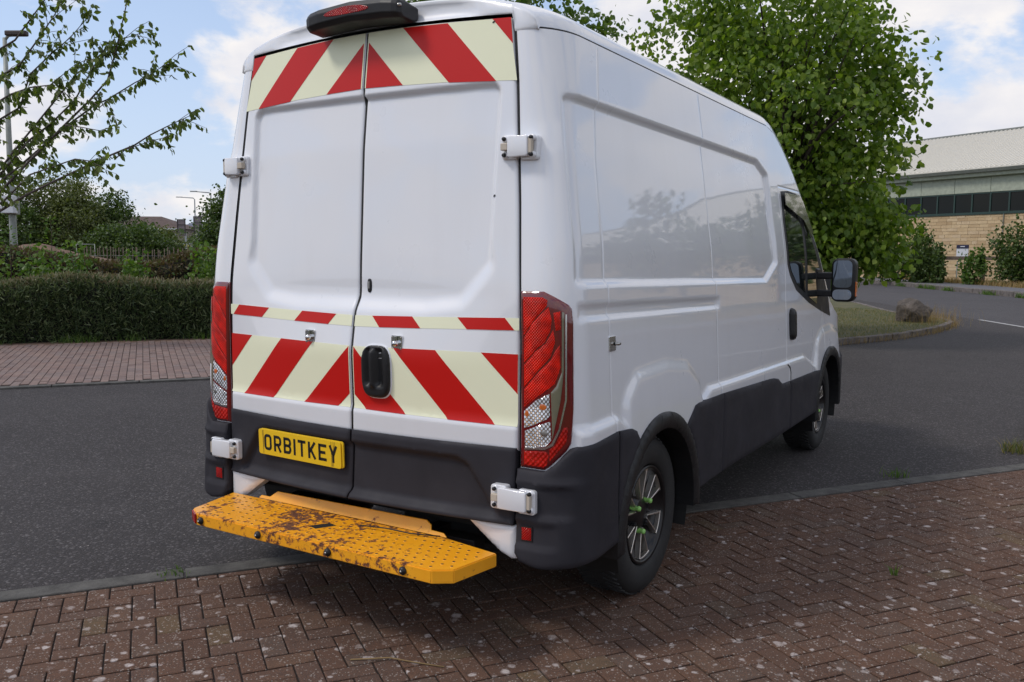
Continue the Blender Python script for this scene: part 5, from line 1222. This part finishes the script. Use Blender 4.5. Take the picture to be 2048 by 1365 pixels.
for lab, c, h, L_ in (('slim street lamp behind the sign boards', (-102.1, 80.4, 0), 9.6, -2.0), ('slim street lamp nearest the van flank, in front of the tall tree', (-71.4, 58.0, 0), 7.9, -1.6)):
    t = thing('street_lamp', lab, 'street lamp', c, group='street lamps in the distance'); k = .852 * L_, .523 * L_; r = .05 * h / 6; b = MB(); b.tube([c, (c[0], c[1], h - .25), (c[0] + k[0] * .1, c[1] + k[1] * .1, h - .03), (c[0] + k[0], c[1] + k[1], h + .08)], [r * 1.4, r, r, r * .8], 7); b.build('column', M['lampgrey'], t)
    b = MB(); b.box((c[0] + k[0] * 1.1, c[1] + k[1] * 1.1, h + .09), (.9 * abs(L_) / 2, .25, .12), rz=.55); b.build('lantern', M['lampgrey'], t, bevel=.03)
# far houses
def hip_house(lab, c, size, rz, hw, hr, mw, mr, wins):
    t = thing('house', lab, 'house', (*c, 0)); R3 = Matrix.Rotation(rz, 3, 'Z'); P = lambda x, y, z: Vector((*c, 0)) + R3 @ Vector((x, y, z)); sx, sy = size
    b = MB(); b.box(P(0, 0, hw / 2), (2 * sx, 2 * sy, hw), M=R3); b.build('wall', M[mw], t)
    o = .5; b = MB(); b.add([P(-sx - o, -sy - o, hw), P(sx + o, -sy - o, hw), P(sx + o, sy + o, hw), P(-sx - o, sy + o, hw), P(-sx + sy, 0, hw + hr), P(sx - sy, 0, hw + hr)], [(0, 1, 5, 4), (1, 2, 5), (2, 3, 4, 5), (3, 0, 4), (3, 2, 1, 0)]); b.build('roof', M[mr], t)
    b = MB(); b.box(P(0, -sy - o, hw - .05), (2 * sx + 2 * o, .15, .22), M=R3); b.build('fascia', M['offwhite'], t)
    for x in wins:
        b = MB(); b.box(P(x, -sy - .03, hw - 1.25), (1.3, .10, 1.3), M=R3); f = b.build('window', M['offwhite'], t); b = MB(); b.box(P(x - .3, -sy - .09, hw - 1.25), (.5, .04, 1.1), M=R3); b.build('pane', M['wglass'], f); b = MB(); b.box(P(x + .32, -sy - .09, hw - 1.25), (.5, .04, 1.1), M=R3); b.build('pane', M['wglass'], f)
hip_house('brown hip roofed house rising behind the dark trees', (-111.5, 74.5), (10.5, 4.2), .55, 5.05, 1.85, 'render', 'tile', (1.5, 4.2, 7.6, 9.3))
hip_house('blue grey roofed building behind the sign boards', (-104.0, 85.5), (7.5, 4), .55, 4.3, 1.9, 'render', 'slate', (-5, -3, -1, 1.2, 3.4, 5.6))
def far_van(lab, c, rz, mats_, h):
    t = thing('parked_van', lab, 'van', (*c, 0)); R3 = Matrix.Rotation(rz, 3, 'Z'); P = lambda x, y, z: Vector((*c, 0)) + R3 @ Vector((x, y, z)); b = MB(); Q = [(-2.4, .35), (2.5, .35), (2.55, 1.0), (1.75, 1.25), (1.15, h), (-2.3, h), (-2.4, h - .15)]
    b.prism(Q, lambda a, z, y: P(a, y, z), -.95, .95); bo = b.build('body', M[mats_[0]], t, bevel=.08)
    b = MB(); b.prism([(1.62, 1.35), (1.16, h - .12), (.2, h - .15), (.2, 1.35)], lambda a, z, y: P(a, y, z), -.97, .97); b.build('window', M['wglass'], t)
    b = MB(); b.box(P(-1.4, 0, h - .42), (1.3, 1.93, .75), M=R3); b.build('side_panel', M[mats_[1]], t)
    for x in (-1.6, 1.6):
        for y in (-.85, .85): b = MB(); b.lathe([(0, .11), (.2, .11), (.34, .09), (.34, -.09), (0, -.11)], 16, Matrix.Translation(P(x, y, .34)) @ R3.to_4x4() @ Matrix.Rotation(R_(90), 4, 'Z')); b.build('wheel', M['rubber'], t)
far_van('parked van with yellow and blue panels just showing over the back hedge', (-83.0, 62.7), .55, ('carY', 'carB'), 2.62)
far_van('white parked van under the right hand sign board', (-89.7, 70.4), .55, ('offwhite', 'offwhite'), 3.0)

# ------------------------------------------------------------------ right background: stone and metal unit
EB = np.array([.875, -.484, 0]); NB = np.array([-.484, -.875, 0]); OB = np.array([1.03, 59.35, .0])
def bp(t, d, z): return OB + EB * t + NB * d + np.array([0, 0, z])
bl = thing('industrial_unit', 'long honey stone and sage clad unit with a pale metal roof behind the lime tree', 'building', tuple(bp(10, -6, 0)))
T0, T1 = -24, 46
b = MB(); b.prism([(T0, -.10), (T1, -.10), (T1, -22), (T0, -22)], lambda a, c, t: bp(a, c, t), 0, 5.8); b.build('wall', M['mortar'], bl)
st = MB(); z = .15
while z < 4.36:
    hc = min(.215, 4.40 - z); x = T0 + rng.uniform(0, .4)
    while x < T1:
        l = rng.uniform(.32, .78); pr = rng.uniform(-.012, .012); st.prism([(x, -.11), (x + l - .014, -.11), (x + l - .014, .0 + pr), (x, .0 + pr)], lambda a, c, t: bp(a, c, t), z, z + hc - .014); x += l
    z += .215
tag(st.build('stone_block', M['stone'], bl), kind='stuff')
b = MB(); b.prism([(T0, -.2), (T1, -.2), (T1, .06), (T0, .06)], lambda a, c, t: bp(a, c, t), 4.40, 4.50); b.build('sill', M['wframe'], bl)
k = 0; x = T0
WM = []
while x < T1 - 1.2:
    f = MB()
    for (a0, a1, z0, z1) in ((0, .05, 4.5, 5.8), (1.17, 1.22, 4.5, 5.8), (.05, 1.17, 4.5, 4.56), (.05, 1.17, 5.72, 5.8)):
        f.prism([(x + a0, -.09), (x + a1, -.09), (x + a1, .02), (x + a0, .02)], lambda a, c, t: bp(a, c, t), z0, z1)
    fo = f.build('window', M['wframe'], bl); g = MB(); g.prism([(x + .05, -.06), (x + 1.17, -.06), (x + 1.17, -.03), (x + .05, -.03)], lambda a, c, t: bp(a, c, t), 4.56, 5.72); g.build('pane', M['wglass'], fo)
    x += 1.22
x = T0
while x < T1:
    b = MB(); b.prism([(x, -.2), (x + 2.42, -.2), (x + 2.42, .05), (x, .05)], lambda a, c, t: bp(a, c, t), 5.80, 6.75); b.build('cladding_panel', M['clad'], bl, bevel=.015, seg=1); x += 2.44
b = MB(); b.prism([(-.05, 6.75), (.42, 6.80), (.46, 7.02), (-.05, 7.05)], lambda c, z, t: bp(t, c, z), T0, T1); b.build('soffit', M['clad'], bl)
b = MB(); b.prism([(.30, 7.02), (.62, 7.02), (.66, 7.24), (.30, 7.26)], lambda c, z, t: bp(t, c, z), T0 - .1, T1 + .1); b.build('gutter', M['gutterM'], bl, bevel=.02)
b = MB(); b.prism([(.52, 7.26), (.52, 7.34), (-12.6, 11.42), (-25.2, 7.34), (-25.2, 7.2), (-12.6, 11.25)], lambda c, z, t: bp(t, c, z), T0 - .3, T1 + .3); b.build('roof', M['roofing'], bl)
rb = MB(); x = T0 - .2; sl_ = (11.42 - 7.34) / 13.12
while x < T1 + .2:
    rb.add([bp(x, .52, 7.345), bp(x + .10, .52, 7.345), bp(x + .075, .52, 7.40), bp(x + .025, .52, 7.40), bp(x, -12.6, 11.425), bp(x + .10, -12.6, 11.425), bp(x + .075, -12.6, 11.48), bp(x + .025, -12.6, 11.48)], [(0, 3, 7, 4), (3, 2, 6, 7), (2, 1, 5, 6), (0, 1, 2, 3)]); x += .333
tag(rb.build('roof_rib', M['roofing'], bl), kind='stuff')
b = MB(); b.prism([(-12.4, 11.40), (-12.6, 11.56), (-12.8, 11.40)], lambda c, z, t: bp(t, c, z), T0 - .3, T1 + .3); b.build('ridge_cap', M['gutterM'], bl)
dp = MB(); dp.tube([bp(-1.1, .07, .1), bp(-1.1, .07, 4.4)], .03, 6); dp.build('movement_joint', M['gutterM'], bl)
# sign board, rail fence, shrubs and far kerb
sg_ = thing('notice_board', 'small white and navy notice board in front of the stone wall', 'sign', (-1.85, 56.0, .2)); Rb = Matrix.Rotation(math.atan2(-.484, .875), 3, 'Z')
b = MB(); b.box((-1.85, 56.0, 2.00), (.74, .05, .80), M=Rb); b.build('board', M['offwhite'], sg_); b = MB(); b.box((-1.85, 55.97, 2.30), (.76, .06, .20), M=Rb); b.build('header', M['navy'], sg_); b = MB(); b.box((-1.85, 55.93, 2.30), (.28, .03, .05), M=Rb); b.build('header_mark', M['offwhite'], sg_)
for x in (-.3, .3): b = MB(); b.box(Vector((-1.85, 56.06, .75)) + Rb @ Vector((x, 0, 0)), (.06, .05, 1.3), M=Rb); b.build('post', M['galv'], sg_)
rf = thing('rail_fence', 'single timber rail fence on posts in front of the stone wall', 'fence', (-.3, 51.3, .2))
fa, fb = np.array([-6.6, 53.3]), np.array([12., 45.])
for i in range(7): p = fa + (fb - fa) * i / 6; b = MB(); b.box((p[0], p[1], .88), (.16, .16, 1.40), rz=.4); b.build('post', M['timber'], rf, bevel=.01)
for i in range(6):
    p, q = fa + (fb - fa) * i / 6, fa + (fb - fa) * (i + 1) / 6; c = (p + q) / 2 + (-.04, -.10); b = MB(); b.box((c[0], c[1], 1.60), (np.linalg.norm(q - p) - .01, .06, .20), rz=math.atan2(q[1] - p[1], q[0] - p[0])); b.build('rail', M['timber'], rf, bevel=.008)
for i, (c, r, n, lab) in enumerate((((-3.3, 51.3), (1.0, .9, 2.3), 1500, 'dark shrub by the road under the right edge of the lime tree'), ((-2.55, 50.4), (.45, .5, 1.75), 420, 'thin shrub just left of the notice board'), ((-.75, 49.1), (.65, .6, 1.6), 620, 'loose rounded shrub right of the notice board'), ((1.25, 48.3), (1.35, 1.1, 2.45), 2300, 'large dark green shrub at the right edge before the stone wall'), ((3.9, 47.0), (1.4, 1.1, 2.5), 1500, 'large shrub beyond the right edge before the stone wall'), ((-5.0, 52.6), (1.2, 1, 2.1), 1300, 'shrub hidden behind the lime tree at the road verge'))):
    bush('shrub', lab, (*c, .2), r, int(n * 1.6), .16, 'oak' if i not in (2,) else 'shrub', group='shrubs along the far verge', up=.2)
bush('shrub', 'pale yellow green shrub against the stone wall left of the notice board', (-4.2, 53.0, .2), (.9, .7, 2.9), 900, .2, 'limeY', group='shrubs along the far verge')
q = np.c_[rng.uniform(-12, 8, 5200), np.zeros(5200), np.full(5200, .2)]; a_r = rng.uniform(-62, -20, 5200); w_r = rng.normal(21.0, .35, 5200); q[:, 0] = D2[0] * a_r + N2[0] * w_r; q[:, 1] = D2[1] * a_r + N2[1] * w_r
tag(blades('verge_grass', q, .08, .38, .03, M['dry'], .9), kind='stuff')
fk = thing('kerb', 'rough raised stone kerb along the far side of the road beyond the island', 'kerb', tuple(ab(-40, 17.86)))
for i in range(-66, 4):
    a0 = i * 1.0; b = MB(); b.prism([(a0, 17.74 + random.uniform(-.015, .015)), (a0 + .98, 17.74 + random.uniform(-.015, .015)), (a0 + .98, 18.0), (a0, 18.0)], lambda a, c, t: ab(a, c, t), -.05, .215 + random.uniform(-.015, .015)); b.build('kerb_stone', M['kerbD'], fk, bevel=.02, seg=1)
q = np.zeros((900, 3)); cl_ = rng.choice([-47.5, -44.2, -42.8, -40.6, -36.2, -33.], 900); a_r = cl_ + rng.normal(0, .35, 900); w_r = rng.normal(17.72, .08, 900); q[:, 0] = D2[0] * a_r + N2[0] * w_r; q[:, 1] = D2[1] * a_r + N2[1] * w_r
tag(blades('kerb_weeds', q, .05, .28, .03, M['shrub'], 1.3), kind='stuff')
# trees standing right of the frame: the flank of the van mirrors them
for lab, base, ells, n in (('tall dark conifer shaped tree right of the far road, mirrored in the van side', (15.5, 22.0, 0), [(15.5, 22, 3.6, 2.0, 2, 3.4), (15.5, 22, 6.4, 1.1, 1.1, 1.8)], 2600), ('round crowned tree right of the far road, mirrored in the van side', (14.0, 36.0, 0), [(14, 36, 4.8, 3.6, 3.2, 3.2)], 3000), ('second round tree further along the far road', (10.5, 42.0, 0), [(10.5, 42, 4.2, 2.6, 2.6, 2.6)], 2200), ('bushy tree at the right bend of the road', (19.0, 17.0, 0), [(19, 17, 2.6, 2.4, 2.2, 2.3)], 2000)):
    tree('tree', lab, base, ells, 60, n, .36, 'oak', trunk=.16, sig=.5, limbs=20, down=.3)

# things that repeat carry a shared group
for nm, g in (('bush', 'green bushes between the hedges'), ('sapling', 'saplings behind the front hedge'), ('hedge', 'clipped hedges beyond the parking bay'), ('weed_tuft', 'weeds growing in the kerb and paving joints'), ('kerb', 'kerbs and edgings'), ('lime_tree', 'lime trees'), ('house', 'far houses')):
    for o in COL.objects:
        if o.parent is None and o.name.split('.')[0] == nm and 'category' in o and 'group' not in o: o['group'] = g
